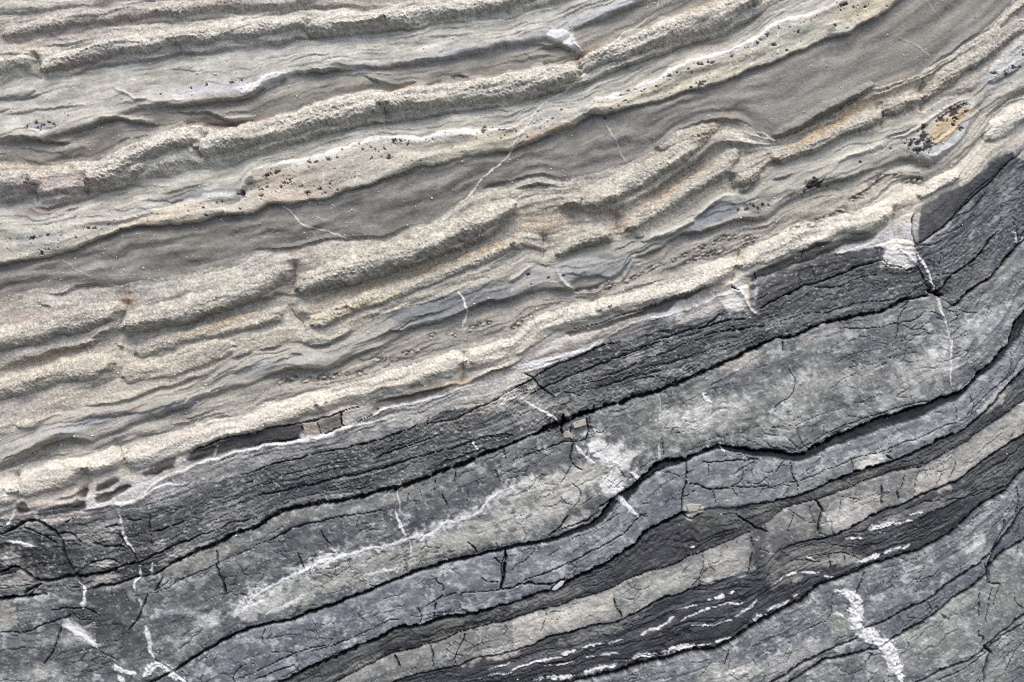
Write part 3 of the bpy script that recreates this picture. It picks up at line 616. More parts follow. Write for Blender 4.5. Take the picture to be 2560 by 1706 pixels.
# ------------------------------------------------------------------ stains and patches of the stone, some with bounced light painted in
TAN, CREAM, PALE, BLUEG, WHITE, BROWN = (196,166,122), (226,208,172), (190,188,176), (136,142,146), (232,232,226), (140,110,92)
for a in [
 # hollows under the ledges: iron stain plus bounced warm light put into the colour
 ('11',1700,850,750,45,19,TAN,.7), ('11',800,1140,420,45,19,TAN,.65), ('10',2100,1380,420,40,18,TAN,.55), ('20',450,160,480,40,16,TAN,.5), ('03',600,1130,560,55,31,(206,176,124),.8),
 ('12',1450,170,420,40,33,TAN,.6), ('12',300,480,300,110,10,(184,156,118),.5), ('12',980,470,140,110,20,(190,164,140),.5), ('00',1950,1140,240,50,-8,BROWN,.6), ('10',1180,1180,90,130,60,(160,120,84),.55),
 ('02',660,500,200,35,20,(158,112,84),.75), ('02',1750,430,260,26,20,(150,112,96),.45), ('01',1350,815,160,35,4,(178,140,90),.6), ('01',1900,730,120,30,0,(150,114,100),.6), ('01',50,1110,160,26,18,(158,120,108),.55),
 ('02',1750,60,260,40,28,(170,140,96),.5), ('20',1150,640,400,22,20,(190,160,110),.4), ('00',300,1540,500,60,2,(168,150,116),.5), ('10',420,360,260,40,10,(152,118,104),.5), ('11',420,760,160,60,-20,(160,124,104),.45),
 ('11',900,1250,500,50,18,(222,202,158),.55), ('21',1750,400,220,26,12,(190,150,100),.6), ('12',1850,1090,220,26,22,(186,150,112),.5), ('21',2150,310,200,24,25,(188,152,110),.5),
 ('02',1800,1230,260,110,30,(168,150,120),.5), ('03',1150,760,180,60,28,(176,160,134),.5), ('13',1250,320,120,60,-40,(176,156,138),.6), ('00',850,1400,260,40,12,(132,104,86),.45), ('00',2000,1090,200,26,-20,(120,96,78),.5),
 # pink flush on the left
 ('10',550,130,420,130,10,(190,170,158),.6), ('00',800,580,500,50,14,(164,144,136),.5), ('00',500,380,600,60,12,(160,142,134),.5), ('00',1500,130,800,50,8,(164,148,140),.4), ('10',350,1320,420,60,12,(182,160,146),.5),
 ('20',200,620,420,120,14,(186,170,162),.4), ('20',500,1350,420,110,12,(232,210,186),.5), ('21',600,620,600,60,16,(226,200,172),.4),
 # bluish lenses
 ('00',1950,850,520,60,9,(196,196,198),.75), ('00',2400,790,260,30,10,WHITE,.7), ('01',1900,500,560,40,9,(186,188,196),.7), ('02',500,230,560,60,20,(172,174,182),.6), ('02',950,90,360,36,26,(186,190,196),.7),
 ('01',1000,640,140,50,0,(160,158,160),.6), ('01',150,740,240,40,12,(226,226,222),.8), ('10',1850,220,420,30,8,BLUEG,.8), ('10',1150,400,300,26,10,(160,162,166),.7), ('10',1590,280,90,36,10,(108,106,106),.8), ('10',2230,200,70,36,30,(40,42,40),.8), ('10',2300,110,60,50,30,(86,88,84),.7),
 ('12',1850,420,330,80,24,BLUEG,.9), ('12',800,870,360,110,10,(158,162,162),.8), ('12',850,800,160,46,8,(116,114,110),.7), ('12',250,980,280,80,20,(168,168,166),.7), ('11',1720,1240,520,80,18,(122,126,130),.85), ('11',2300,1160,260,60,12,(128,132,134),.7),
 ('11',1350,1400,120,60,20,(150,150,146),.6), ('20',700,780,420,50,12,(176,178,184),.6), ('20',1600,600,200,40,12,(166,172,180),.8), ('20',1100,680,160,60,8,(160,158,158),.6), ('21',60,230,120,70,20,(186,190,196),.6), ('21',430,150,160,60,8,(190,188,184),.5),
 ('02',430,330,110,55,-8,WHITE,.95), ('02',560,430,120,30,-38,(228,226,218),.8), ('02',350,1070,240,60,16,(168,172,172),.7), ('02',490,1030,60,50,10,(196,190,172),.7), ('02',200,1250,150,60,20,(196,172,150),.6), ('02',440,1180,120,55,16,(200,184,156),.7), ('02',680,1050,110,50,-40,(120,124,120),.7),
 ('03',2200,600,330,90,36,(192,196,194),.85), ('03',2050,500,260,40,40,(152,150,148),.6), ('13',400,130,90,45,25,(74,76,68),.85), ('13',130,220,160,40,20,(120,118,110),.8), ('13',60,310,110,30,30,(206,208,202),.7), ('13',320,215,160,28,25,(176,184,178),.7), ('12',2200,340,130,60,10,(96,98,94),.7), ('12',2300,230,90,36,15,(130,126,122),.7),
 ('03',1550,1230,330,150,36,(216,190,140),.9), ('03',1620,1300,250,80,38,(196,198,196),.8), ('03',1720,1060,120,60,40,(224,196,150),.8), ('03',1500,990,420,26,32,(206,204,194),.6), ('03',1300,1330,90,60,30,(196,160,130),.6),
 # dark fragments in the thin slate ledge
 ('20',1010,1310,120,34,26,(84,82,76),.95), ('20',1470,1150,180,44,24,(84,80,78),.95), ('20',1880,1010,190,50,24,(86,84,84),.95), ('20',200,1530,60,60,-60,(84,82,80),.9), ('20',760,1390,50,50,-40,(76,72,68),.9), ('20',700,1500,120,40,20,(80,80,78),.8), ('20',1000,1400,230,32,20,(78,74,70),.8),
 ('21',540,790,110,70,8,(166,150,130),.8), ('21',700,740,90,80,14,(126,116,106),.8), ('21',1500,440,420,45,17,(134,122,110),.8), ('21',1300,640,320,26,10,(96,94,88),.6), ('22',430,90,500,40,22,(150,134,114),.7),
 ('20',2250,880,180,40,14,(84,84,86),.8), ('21',200,860,280,60,10,(78,76,76),.8), ('20',1600,1180,160,26,22,(214,192,166),.7), ('20',1400,1420,90,40,20,(170,150,136),.6),
 # cream wash lying over the slate
 ('30',330,440,520,200,5,(54,58,60),.85), ('30',1150,520,420,130,20,(60,64,66),.75), ('30',1250,180,260,150,0,(66,70,72),.7), ('30',1000,900,420,200,10,(72,76,80),.6), ('22',430,700,130,80,20,(58,60,66),.7), ('13',1530,1080,150,90,30,(56,60,64),.6),
 ('21',2250,540,300,90,20,(214,202,180),.75), ('22',60,350,160,90,40,(210,200,178),.8), ('12',2080,1180,140,170,-50,(222,206,182),.8), ('12',1950,1060,120,40,20,(224,206,180),.8), ('13',1180,800,140,90,10,(206,196,180),.85), ('13',1230,600,110,180,-80,(222,212,192),.85), ('13',1330,560,40,130,80,(150,148,142),.5),
 ('22',60,660,300,80,-25,(176,176,160),.5), ('21',2000,560,200,50,22,(190,178,158),.7), ('20',650,1470,180,40,12,(220,206,186),.7), ('20',350,1500,200,40,8,(218,202,182),.6), ('30',150,40,200,50,0,(196,180,166),.7), ('30',900,180,280,110,12,(152,148,140),.8), ('30',560,60,300,50,10,(190,174,160),.7), ('30',120,440,150,90,-10,(160,156,150),.7), ('30',150,620,220,70,10,(164,158,152),.7),
 ('30',950,480,130,40,20,(164,160,148),.9), ('30',960,630,140,45,14,(168,164,150),.9), ('30',1460,300,70,60,40,(180,172,168),.8), ('30',1900,300,420,30,24,(176,174,166),.7), ('30',1600,410,160,40,26,(168,166,156),.8), ('30',2100,50,300,60,22,(146,144,138),.6), ('30',330,730,70,34,-10,(164,150,140),.9),
 # flaky grey-green strips inside the dark slate
 ('21',1900,720,420,90,20,(132,130,122),.6), ('22',300,600,330,80,14,(146,148,138),.6), ('21',1300,1300,420,40,18,(128,130,120),.6), ('22',700,330,360,40,22,(140,142,130),.6), ('22',1130,140,100,50,20,(152,154,144),.8), ('22',1330,80,80,50,40,(150,150,142),.8), ('22',1260,370,90,40,10,(152,154,144),.8), ('22',1500,270,140,40,6,(150,152,142),.8), ('22',1800,190,280,55,22,(128,130,122),.7), ('22',900,500,240,45,22,(136,138,128),.7), ('22',520,580,220,60,10,(140,142,132),.6),
 ('12',1750,1500,420,40,18,(136,136,126),.5), ('13',200,1360,330,60,16,(136,138,126),.6), ('13',800,1270,300,26,8,(138,138,128),.7), ('13',650,1010,160,26,10,(150,150,150),.6), ('21',1300,1080,300,22,14,(140,140,132),.6), ('21',600,1430,420,26,10,(132,134,126),.6), ('21',1000,880,300,30,14,(164,162,156),.6),
 ('32',800,1090,420,50,16,(132,134,128),.75), ('33',350,430,480,110,12,(132,134,126),.75), ('33',150,610,200,60,12,(138,138,132),.6), ('32',250,1330,400,36,14,(128,130,126),.6), ('32',1300,1080,330,36,22,(116,118,116),.5), ('33',1150,80,330,40,16,(136,138,132),.7), ('23',1500,1500,420,50,18,(132,134,126),.75), ('23',2050,1270,360,70,30,(126,128,122),.65),
 ('32',300,780,420,60,17,(132,134,126),.75), ('31',1800,1150,420,40,16,(126,128,120),.75), ('31',1000,1400,300,40,25,(130,132,124),.75), ('23',700,1330,420,40,22,(132,132,126),.65), ('23',1600,1000,420,50,26,(116,116,116),.5), ('32',2260,300,90,260,0,(86,89,94),.85), ('33',120,250,200,110,0,(98,100,104),.75), ('33',430,100,50,120,0,(92,92,92),.7),
 ('21',1400,700,500,60,16,(188,180,166),.65), ('21',700,980,400,40,14,(168,164,156),.6), ('22',350,200,400,50,22,(196,186,168),.6), ('21',300,1060,420,40,12,(160,156,150),.6), ('20',1900,1200,420,60,22,(160,154,148),.65), ('22',200,560,330,60,-20,(172,172,160),.6), ('21',2200,800,300,50,20,(150,148,140),.5), ('12',1700,1330,300,40,22,(190,182,168),.6),
 # thick mottled bed
 ('31',550,250,800,120,20,(98,99,108),.6), ('21',1950,1400,520,100,18,(94,95,106),.65), ('22',280,1130,360,100,18,(102,103,112),.6), ('30',1950,700,520,130,24,(98,100,106),.5), ('30',900,1300,520,160,10,(92,94,100),.5), ('22',1150,700,300,160,14,(110,112,114),.5), ('22',2150,330,360,90,20,(112,113,122),.5), ('23',800,120,420,120,20,(112,113,120),.5), ('30',300,1250,420,150,10,(104,106,112),.5),
 ('30',1750,480,280,80,24,(158,156,138),.7), ('30',2100,330,240,60,24,(148,150,134),.7), ('31',350,60,360,60,18,(146,146,132),.5), ('21',1300,1430,420,50,18,(142,144,132),.6), ('21',1700,1290,330,40,18,(138,138,128),.5), ('21',2200,1050,160,50,18,(132,132,124),.6),
 ('31',900,560,900,130,20,(164,166,150),.75), ('31',1900,240,520,130,18,(172,170,152),.85), ('22',250,1420,420,170,10,(186,184,168),.85), ('22',650,1250,360,150,24,(190,184,166),.75), ('22',900,1020,260,130,-30,(222,216,202),.9), ('22',920,1300,90,110,-75,(226,224,216),.9), ('22',1700,680,380,220,10,(166,168,154),.6), ('22',1650,740,200,90,20,(200,200,190),.6),
 ('22',2100,180,200,80,24,(186,174,160),.6), ('13',480,1520,320,50,14,(166,158,152),.6), ('22',1350,800,260,260,0,(146,150,138),.4), ('22',2050,640,330,160,10,(162,164,150),.5), ('23',350,420,420,200,20,(158,160,148),.6), ('23',1450,260,380,140,20,(188,184,172),.7), ('23',800,330,330,90,14,(172,166,158),.5), ('23',1150,520,420,70,20,(166,170,158),.6), ('23',250,740,260,100,20,(172,176,166),.6),
 ('31',130,850,220,60,22,(186,190,178),.7), ('32',150,50,420,130,12,(172,170,154),.8), ('32',600,70,160,50,30,(176,176,164),.7), ('22',150,1500,130,100,20,(96,104,92),.45), ('30',1920,990,110,90,25,(176,178,166),.7), ('30',2250,880,160,80,25,(188,190,180),.8), ('31',600,440,140,60,25,(196,198,186),.6), ('30',330,1520,300,120,14,(156,158,150),.6), ('30',740,1100,150,70,-38,(196,196,192),.85), ('30',60,960,120,130,10,(164,158,140),.7),
 ('30',1050,950,260,260,0,(84,88,88),.55), ('30',1150,1180,260,120,-30,(88,90,94),.5), ('30',650,430,160,170,20,(80,84,84),.6), ('30',1300,260,180,170,0,(92,95,96),.6), ('13',1900,1450,520,110,24,(176,178,182),.45), ('13',1450,1230,200,60,18,(140,142,130),.6), ('13',2050,960,300,46,40,(142,142,130),.6),
 # blocks of the two lower pale beds
 ('23',950,1100,200,60,22,(196,190,170),.85), ('23',450,1250,420,60,22,(166,166,156),.6), ('23',2050,560,200,60,40,(176,180,166),.7), ('23',1500,820,300,50,22,(172,170,170),.5), ('23',1550,1250,280,130,26,(188,180,164),.8), ('23',900,1470,160,100,10,(182,174,160),.7), ('33',750,60,200,110,16,(186,180,168),.7), ('23',2100,880,300,110,36,(180,176,160),.6),
 ('31',2200,1300,330,60,14,(196,188,168),.7), ('32',500,960,520,70,18,(196,188,166),.6), ('32',1350,700,300,90,28,(178,180,158),.6), ('32',1950,480,200,110,6,(186,174,158),.6), ('32',1950,600,260,26,4,(206,200,188),.7), ('32',1660,30,80,40,40,(214,204,184),.9), ('32',1600,280,330,150,20,(84,86,92),.6), ('32',1900,80,280,90,0,(112,114,106),.5), ('32',2200,110,120,120,-40,(84,86,94),.6),
 ('22',1780,1300,260,110,10,(118,118,122),.5), ('22',2200,1400,200,60,10,(142,142,136),.5), ('22',1980,1440,110,90,0,(146,148,138),.6), ('22',1840,1300,60,50,0,(190,190,188),.8), ('22',2290,1170,70,60,0,(164,166,168),.7), ('22',2200,1260,90,50,0,(150,152,154),.6), ('22',1660,1540,90,50,10,(206,198,180),.8),
 # lower right corner
 ('33',250,1350,420,130,24,(172,172,164),.6), ('33',650,1000,140,130,0,(150,156,134),.6), ('33',1500,1150,420,180,24,(156,160,148),.5), ('33',1750,850,330,60,28,(170,176,160),.5), ('33',1900,270,110,80,45,(190,196,184),.7), ('33',750,620,110,40,0,(112,112,116),.7), ('33',400,430,420,120,12,(126,128,118),.5), ('33',700,450,180,50,8,(164,166,154),.7), ('33',260,610,70,50,10,(166,156,148),.7), ('33',2150,800,220,220,30,(138,144,132),.5), ('33',2100,1450,160,140,40,(150,156,144),.5), ('33',1850,1450,120,80,0,(152,152,156),.5),
 ('32',1900,1480,330,80,14,(166,164,150),.6), ('32',2100,1500,200,60,14,(196,188,176),.6), ('33',850,250,500,70,14,(90,92,94),.4), ('32',1700,1120,520,110,16,(66,69,76),.6), ('32',500,1430,420,60,14,(78,80,82),.5), ('33',1400,200,300,90,26,(80,82,88),.5),
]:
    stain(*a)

for t_, x_, y_, rx_, ry_, an_, k_ in [('31',300,640,260,60,25,.7),('31',620,430,200,70,22,.85),('31',900,400,220,50,12,.7),('31',1250,300,260,40,16,.8),('31',1650,160,200,60,25,.8),('31',1900,60,200,50,25,.85),('21',2200,1440,160,60,35,.85),('22',120,1290,180,60,10,.8),('31',20,770,120,70,30,.7),('30',2200,900,160,50,20,.6),('31',500,520,260,40,24,.6),('31',1150,560,260,40,20,.5),('31',350,830,260,36,22,.6),
   ('22',800,1010,120,70,-30,.9),('22',940,1100,110,50,-20,.9),('22',920,1300,70,90,0,.85),('22',1450,720,140,90,20,.6),('22',1700,650,160,60,20,.7),('22',1800,760,120,40,20,.6),('22',2050,600,160,60,30,.5),('23',120,640,120,60,30,.7),('23',1480,150,140,60,40,.6),('23',1580,60,100,70,20,.5),('23',320,330,160,60,20,.5),('13',2000,1330,200,60,30,.55),('13',1850,1420,160,50,30,.5),
   ('30',720,1080,110,50,-35,.9),('30',420,1500,140,50,15,.6),('30',1930,980,90,60,30,.7),('30',2330,760,70,80,40,.8),('30',2250,900,110,50,20,.8),('33',1900,270,90,60,45,.7),('33',60,1330,140,60,20,.6),('33',700,1230,120,40,20,.6),('32',2050,1470,180,36,14,.7),('32',1950,1540,150,36,10,.6),('32',100,30,160,90,0,.6),('33',1560,940,120,40,20,.4),('33',1380,1220,60,26,20,.5)]:
    stain(t_, x_, y_, rx_, ry_, an_, (204, 206, 198), k_ * .72, .95, .4, 15)
POLYS = [
 (P('03',1380,1440,1240,1410,1210,1390,1290,1290,1400,1180,1500,1090,1640,1040,1720,980,1820,940,1820,1170,1690,1330,1600,1360,1500,1470), (190,192,190), .85, 2),
 (P('03',1480,1330,1440,1230,1500,1120,1620,1070,1700,1040,1790,980,1820,1000,1800,1100,1760,1140,1720,1180,1640,1260,1540,1320), (222,194,144), .95, 0),
 (P('03',2000,770,2010,660,2060,590,2200,450,2350,330,2450,260,2450,480,2350,570,2150,720,2080,760), (198,201,198), .85, 3),
 (P('20',890,1370,900,1320,1000,1260,1080,1245,1110,1270,1060,1310,940,1375), (88,86,80), .95, -1), (P('20',1320,1190,1400,1140,1500,1090,1630,1060,1630,1090,1600,1150,1500,1190,1400,1220,1330,1220), (86,82,80), .95, 1),
 (P('20',1730,1060,1760,1020,1850,970,2030,905,2000,980,1960,1040,1850,1080,1740,1085), (88,86,86), .95, 1), (P('20',2040,910,2200,860,2350,840)+P('21',250,770,430,755,440,800,380,900,200,930,0,960)+P('20',2200,985,2060,1010,1990,1040), (84,84,84), .95, 1),
 (P('20',890,1400,1000,1390,1180,1330,1230,1340,1100,1420,1000,1470,870,1490), (82,78,74), .85, -3), (P('20',150,1490,230,1480,290,1568,170,1600), (88,86,82), .9, -2), (P('20',350,1568,480,1530,640,1500,700,1450,790,1470,780,1540,600,1600,350,1620), (84,84,82), .85, -3), (P('20',740,1370,780,1345,820,1370,770,1420), (76,72,68), .9, -3),
 (P('21',1060,640,1100,540,1500,465,1700,425,1870,385,1600,490,1200,600), (138,124,110), .85, -2), (P('21',590,735,800,650,795,780,640,850,600,800), (146,134,120), .85, 0), (P('21',440,790,570,730,600,850,450,870,400,860), (186,170,148), .8, 0),
 (P('12',480,1500,700,1440,1100,1320,1200,1260,1500,1170,1700,1080,1800,1060,1700,1120,1500,1220,1450,1290,1250,1310,900,1430,700,1480,520,1530), (98,94,88), .9, -3), (P('12',800,1540,1000,1440,1160,1400,1150,1440,900,1560), (150,136,120), .7, -1),
 (P('12',2085,985,2220,940,2340,870)+P('13',300,710,420,650,600,640,900,560,1000,555,880,640,700,690,560,750,300,850,0,960)+P('12',2200,1020), (86,86,84), .95, 1),
 (P('12',2210,1260,2260,1090)+P('13',0,1010,300,860,620,765,950,695,1080,720,1050,800,800,890,350,1060,0,1200), (92,94,98), .95, 0),
 (P('13',1000,565,1200,440,1330,380,1310,480,1320,640,1340,740,1350,860,1280,900,1100,890,1050,850,1090,720,960,690,800,720,950,640), (230,216,190), .92, 3),
 (P('12',1890,1170,1960,1050,2080,980,2200,1000,2150,1060,2170,1240,2080,1290,1960,1290), (228,212,186), .9, 2), (P('12',1500,1330,1700,1250,1950,1150,1960,1230,1750,1330,1500,1400), (196,188,172), .7, 0),
 (P('13',1400,330,1600,230,1750,160,1960,0,2100,-80,2300,-60,2050,100,1850,290,1600,510,1380,690,1370,500), (82,86,92), .9, 0), (P('03',2000,1500,2150,1420,2350,1400,2450,1420,2450,1568,2000,1568), (84,88,94), .85, 0),
 (P('03',2200,1380,2350,1300,2450,1290,2450,1480,2350,1480,2240,1440), (186,176,168), .8, 2),
 (P('32',1200,240,1300,140,1450,90,1560,90,1700,180,1760,330,1600,420,1300,440,1000,450,1100,340), (78,80,88), .8, 0),
 (P('02',310,350,350,300,470,280,540,330,570,400,640,480,560,440,440,410,330,390), (240,240,234), .95, 4), (P('02',310,1190,380,1130,520,1130,580,1150,500,1190,380,1240,320,1220), (204,190,160), .9, 2), (P('02',60,1330,90,1270,180,1210,290,1250,200,1310,110,1345), (204,178,152), .9, 2),
 (P('12',1630,500,1700,420,1830,320,1960,290,2050,350,2060,410,1900,490,1750,540,1650,560), (134,141,144), .92, -2), (P('12',420,880,560,830,750,800,950,830,1090,760,1110,830,1010,930,900,990,760,960,620,980,520,1040,440,960), (160,163,162), .85, 2), (P('12',520,1060,620,980,760,955,860,985,900,1000,740,1090,600,1110), (146,143,134), .85, -4),
 (P('11',1200,1350,1400,1260,1700,1150,1860,1130,2150,1100,2350,1040,2350,1180,2150,1190,2000,1260,1800,1340,1500,1400,1300,1390), (126,131,134), .85, 1),
 (P('01',0,760,150,700,380,680,300,720,100,780,0,790)+P('00',2250,870,2150,830), (236,236,232), .9, 2), (P('00',1700,800,2000,760,2350,760,2300,830,2000,870,1750,880,1600,850), (206,206,206), .6, 0), (P('00',260,1180,340,1140,480,1130,550,1150,490,1200,330,1210), (150,152,156), .7, -1), (P('00',330,1215,480,1210,430,1250,360,1245), (220,220,212), .8, 2),
 (P('10',0,490,180,520,160,700,120,860,0,870), (196,194,168), .6, 0), (P('10',150,540,420,530,640,560,560,640,420,720,200,690), (176,176,172), .6, 0), (P('10',1180,450,1400,390,1870,300,1870,440,1600,490,1300,495,1170,530), (212,196,166), .7, 0), (P('10',1870,220,2230,200,2230,250,1890,260), (206,210,210), .7, 0),
 (P('11',0,310,0,60,60,0,700,0,760,200,500,270,300,305), (212,190,164), .55, 0), (P('01',1600,1330,2350,1200,2350,1390,2000,1420,1700,1500), (204,196,164), .5, 0), (P('02',900,960,1250,800,1600,660,1980,560,2150,500,2150,640,1700,800,1250,920,1000,1010), (206,200,166), .6, 0), (P('03',0,280,250,230,440,240,480,330,300,440,120,520,20,560), (196,196,174), .6, 0), (P('03',560,180,700,70,1100,-40,1180,0,950,150,700,240), (210,196,154), .7, 0),
 (P('03',540,230,620,200,730,240,750,320,640,330,520,330), (214,210,194), .8, 3), (P('03',520,300,590,270,620,300,560,330), (150,132,124), .9, -1),
 (P('23',770,1160,800,1100,1060,1030,1040,1090,960,1140,820,1190), (206,200,180), .85, 1), (P('23',1900,640,2000,560,2250,280,2350,140,2200,400,2000,630,1920,690), (184,187,174), .8, 0), (P('23',1350,1330,1400,1180,1900,890,2350,570,2350,840,2000,1060,1750,1250,1400,1400), (178,172,158), .5, 0), (P('33',500,0,900,-80,1000,0,800,100,610,190), (190,184,172), .75, 0), (P('23',540,1568,560,1470,780,1400,800,1568), (172,168,158), .6, 0),
 (P('32',1000,1000,1050,700,1500,510,1730,450,1740,600,1650,700,1300,840), (174,176,164), .3, 0), (P('32',1800,480,1850,380,2180,230,2180,560,1850,640,1780,600), (176,172,160), .3, 0), (P('32',0,1260,0,1000,500,870,930,720,960,960,780,1010,400,1130), (192,184,164), .5, 0),
 (P('21',0,1180,600,1040,1100,930,1500,770,1500,880,1100,1030,600,1140,0,1330), (86,90,90), .55, 0), (P('22',300,250,800,50,1000,20,1000,140,560,300,300,410,270,440), (80,82,86), .7, 0), (P('22',1100,270,1400,150,1700,60,1900,-20,1700,130,1300,230,1000,360,640,450), (78,80,84), .6, 0), (P('12',1700,1480,2130,1380,2350,1420,2350,1568,1500,1568), (84,88,90), .5, 0),
 (P('13',300,1080,800,900,1350,900,1450,1020,1400,1090,1100,1210,700,1240,500,1290,200,1310,0,1350,0,1220), (92,95,99), .5, 0), (P('13',1450,680,1700,640,2100,560,1950,740,1800,880,1640,980,1540,960,1500,800), (112,114,120), .5, 0), (P('13',1650,1120,1700,1000,1950,800,2100,700,2000,940,1800,1100,1700,1200), (120,122,112), .6, 0),
]
for pts, c, k, b in POLYS:
    poly(pts, c, k, b)

# white weathered skins: top of the yellow band and the line above the slate
for pts, wd in [
 (P('11',0,0)+P('01',0,1560,200,1515,400,1490,750,1400,1000,1310,1250,1265,1500,1280,1900,1225,2350,1180), 11), (P('02',740,925,1000,885,1250,775,1500,630,1700,565,2000,495,2200,390,2350,270)+P('03',100,215,300,165,500,105), 9),
 (P('20',1330,1400,1500,1270,1700,1190,1850,1120,2100,1030,2350,995)+P('21',200,960,350,925,600,875,850,795,1050,755,1200,730), 6),
 (P('21',980,720,1120,660,1240,615,1600,515,1750,480), 5), (P('12',900,1500,1150,1400,1230,1365,1500,1315,1750,1220,1950,1140), 7),
 (P('22',0,260,250,200,450,140,650,90,830,15), 9), (P('20',780,1535,1000,1510,1200,1485,1300,1430,1500,1330,1700,1310), 7), (P('21',380,915,500,875,600,900,380,935), 4),
 (P('22',150,280,400,200,600,120,760,50), 5), (P('13',620,765,750,730,950,695,1050,710), 6), (P('30',0,290,60,280,200,300,310,325), 6), (P('30',330,60,420,120,560,130,680,80), 6),
 (P('30',150,0,120,70,60,130), 6),
]:
    r = dist(pts, 22)
    w, d, s_, t_, tot = r
    wv = wd * 1.7 * (.62 + .5 * noise(X[w] / 34, Y[w] / 34, 61)) * np.minimum(1, np.minimum(t_, 1 - t_) * 9)
    g = sst(1.25, .7, d / np.maximum(wv * .62, .5)) * (sst(-.5, .15, noise(X[w] / 45, Y[w] / 45, 65)) if wd < 9 else 1)
    paint(w, g * (.92 if wd > 8 else .75), (240, 235, 222))
    H[w] += 3.0 * np.exp(-(d / (wd * .6)) ** 2)

# ------------------------------------------------------------------ pits
for t, lst in {
 '01': [(505,1505,13),(560,1500,13),(680,1475,20),(760,1465,11),(950,1330,8),(990,1385,11),(1100,1385,8),(1180,1378,9),(1270,1305,17),(1335,1305,13),(1225,1460,19),(1130,1405,8),(1060,1365,8),(1400,1330,7),(2090,1210,26),(2240,1205,10),(2280,1205,8),(800,1385,9),(1810,1358,6),(2250,1285,6),(1640,1300,5),(500,1552,7),(1060,1465,7)],
 '11': [(110,60,18),(150,40,10),(205,28,15),(275,120,15),(325,92,13),(330,120,9),(65,180,11),(115,155,8),(480,212,18),(600,178,14),(430,155,8),(65,240,13),(690,128,8),(290,85,8),(235,160,8),(760,190,9),(640,210,7)],
 '02': [(1720,790,24),(1435,712,13),(1035,940,11),(1605,660,10),(1070,845,8),(1125,828,8),(1320,812,7),(990,885,8),(1500,690,6),(900,1018,9),(970,990,6),(1700,605,11),(1735,612,9),(1790,590,9),(1820,595,10),(1840,590,7),(2005,535,10),(2240,415,8),(2265,385,9),(2330,345,9),(2130,455,6),(1630,820,9),(850,1090,9),(450,1020,10),(370,1105,7),(140,1275,7),(40,1220,7),(1640,680,7)],
 '03': [(660,70,18),(690,55,14),(770,90,8),(870,85,9),(800,75,7),(650,115,7),(260,310,10),(40,430,14),(160,480,11),(85,265,6),(600,255,9),(2050,690,18),(2220,640,20),(2150,700,14),(2285,630,10),(2320,520,9),(1110,1370,6),(830,1500,10)],
 '10': [(330,625,17),(410,762,16),(415,608,7),(465,600,10),(880,540,9),(570,650,6),(1880,350,9),(1915,420,12),(2055,295,7),(2225,365,8),(830,540,10),(2240,220,22)],
 '00': [(285,1182,15),(360,1145,12),(430,1165,10),(480,1140,9),(525,1160,9),(385,1190,9),(650,1078,7),(1910,797,9),(1770,825,9),(2140,775,12),(2230,755,10),(1490,880,7)],
 '12': [(2150,355,13),(2200,330,12),(2240,360,12),(2290,325,10),(2070,368,8),(2340,330,10),(330,990,8),(470,970,8),(175,1050,5),(150,960,12)],
}.items():
    for (x, y, r) in lst:
        pit(t, x, y, r, 8)
for a in [('03',1690,1030,32,9,2.0,36),('03',1405,1180,22,9),('03',1400,1270,30,9,1.7,60),('03',1280,1340,26,8,1.3,60),('03',1350,1330,22,10),('03',1440,1350,34,9,1.4,20),('03',1350,1400,28,10),('03',1560,1105,26,10),('03',1680,1100,13,7),('03',1710,1105,12,7),('03',1680,1150,16,8),('03',1745,1190,14,8),('03',1800,970,14,8),('03',1770,975,12,8),('13',420,130,36,9,1.8,28),('13',350,150,18,6)]:
    pit(*a)
for k in range(150):          # scattered pin-holes of the yellow band
    x = rng.uniform(0, 2300); i = 7
    y = np.interp(x, CX, CB[7]) + rng.uniform(.1, .9) * (np.interp(x, CX, CB[8]) - np.interp(x, CX, CB[7]))
    pit('00', x / K, y / K, rng.uniform(3, 6.5), 4, rng.uniform(1, 2))

# ------------------------------------------------------------------ bead-like crystal seams
for pts, n in [(P('12',570,1110,750,1090,900,1060,1100,1000,1300,900,1600,780,1900,630,2100,600,2230,640),70), (P('12',1560,860,1750,790,2000,700,2200,680),24), (P('21',200,380,300,340,420,380,600,340,800,300,1020,300),34),
               (P('21',1030,190,1300,160),12), (P('21',1300,100,1400,110,1480,85),9), (P('13',730,290,830,230,910,200,1000,80,1100,45,1230,55),26), (P('13',430,465,560,430,650,360,720,400,800,395),16), (P('13',200,540,380,500,480,520),10),
               (P('11',1550,1540,1700,1500,1900,1500,2000,1430,2170,1400),22), (P('12',0,1450,100,1380,200,1340),10), (P('13',1230,80,1350,100,1420,140),9)]:
    pts = smooth(pts)
    cl = np.concatenate([[0], np.cumsum([math.dist(a, b) for a, b in zip(pts, pts[1:])])])
    for q in np.sort(rng.uniform(0, cl[-1], int(n * .8))):
        x = np.interp(q, cl, [p[0] for p in pts]) + rng.normal(0, 2); y = np.interp(q, cl, [p[1] for p in pts]) + rng.normal(0, 2.2)
        w = window([(x, y)], 16)
        ca, sa = math.cos(rng.uniform(.1, .7)), math.sin(.4)
        d = np.sqrt((((X[w] - x) * ca - (Y[w] - y) * sa) / rng.uniform(1.1, 2.6)) ** 2 + ((X[w] - x) * sa + (Y[w] - y) * ca) ** 2) * (1 + .35 * noise(X[w] / 6, Y[w] / 6, 58))
        r = rng.uniform(1.0, 3.2)
        H[w] += rng.uniform(1, 3.2) * sst(1.3, .3, d / r) - 1.6 * np.exp(-((d - r * 1.7) / 2.0) ** 2)
        paint(w, .75 * sst(1.3, .6, d / r), (222, 214, 200))
        paint(w, .35 * np.exp(-((d - r * 1.8) / 2.2) ** 2), (84, 76, 66))

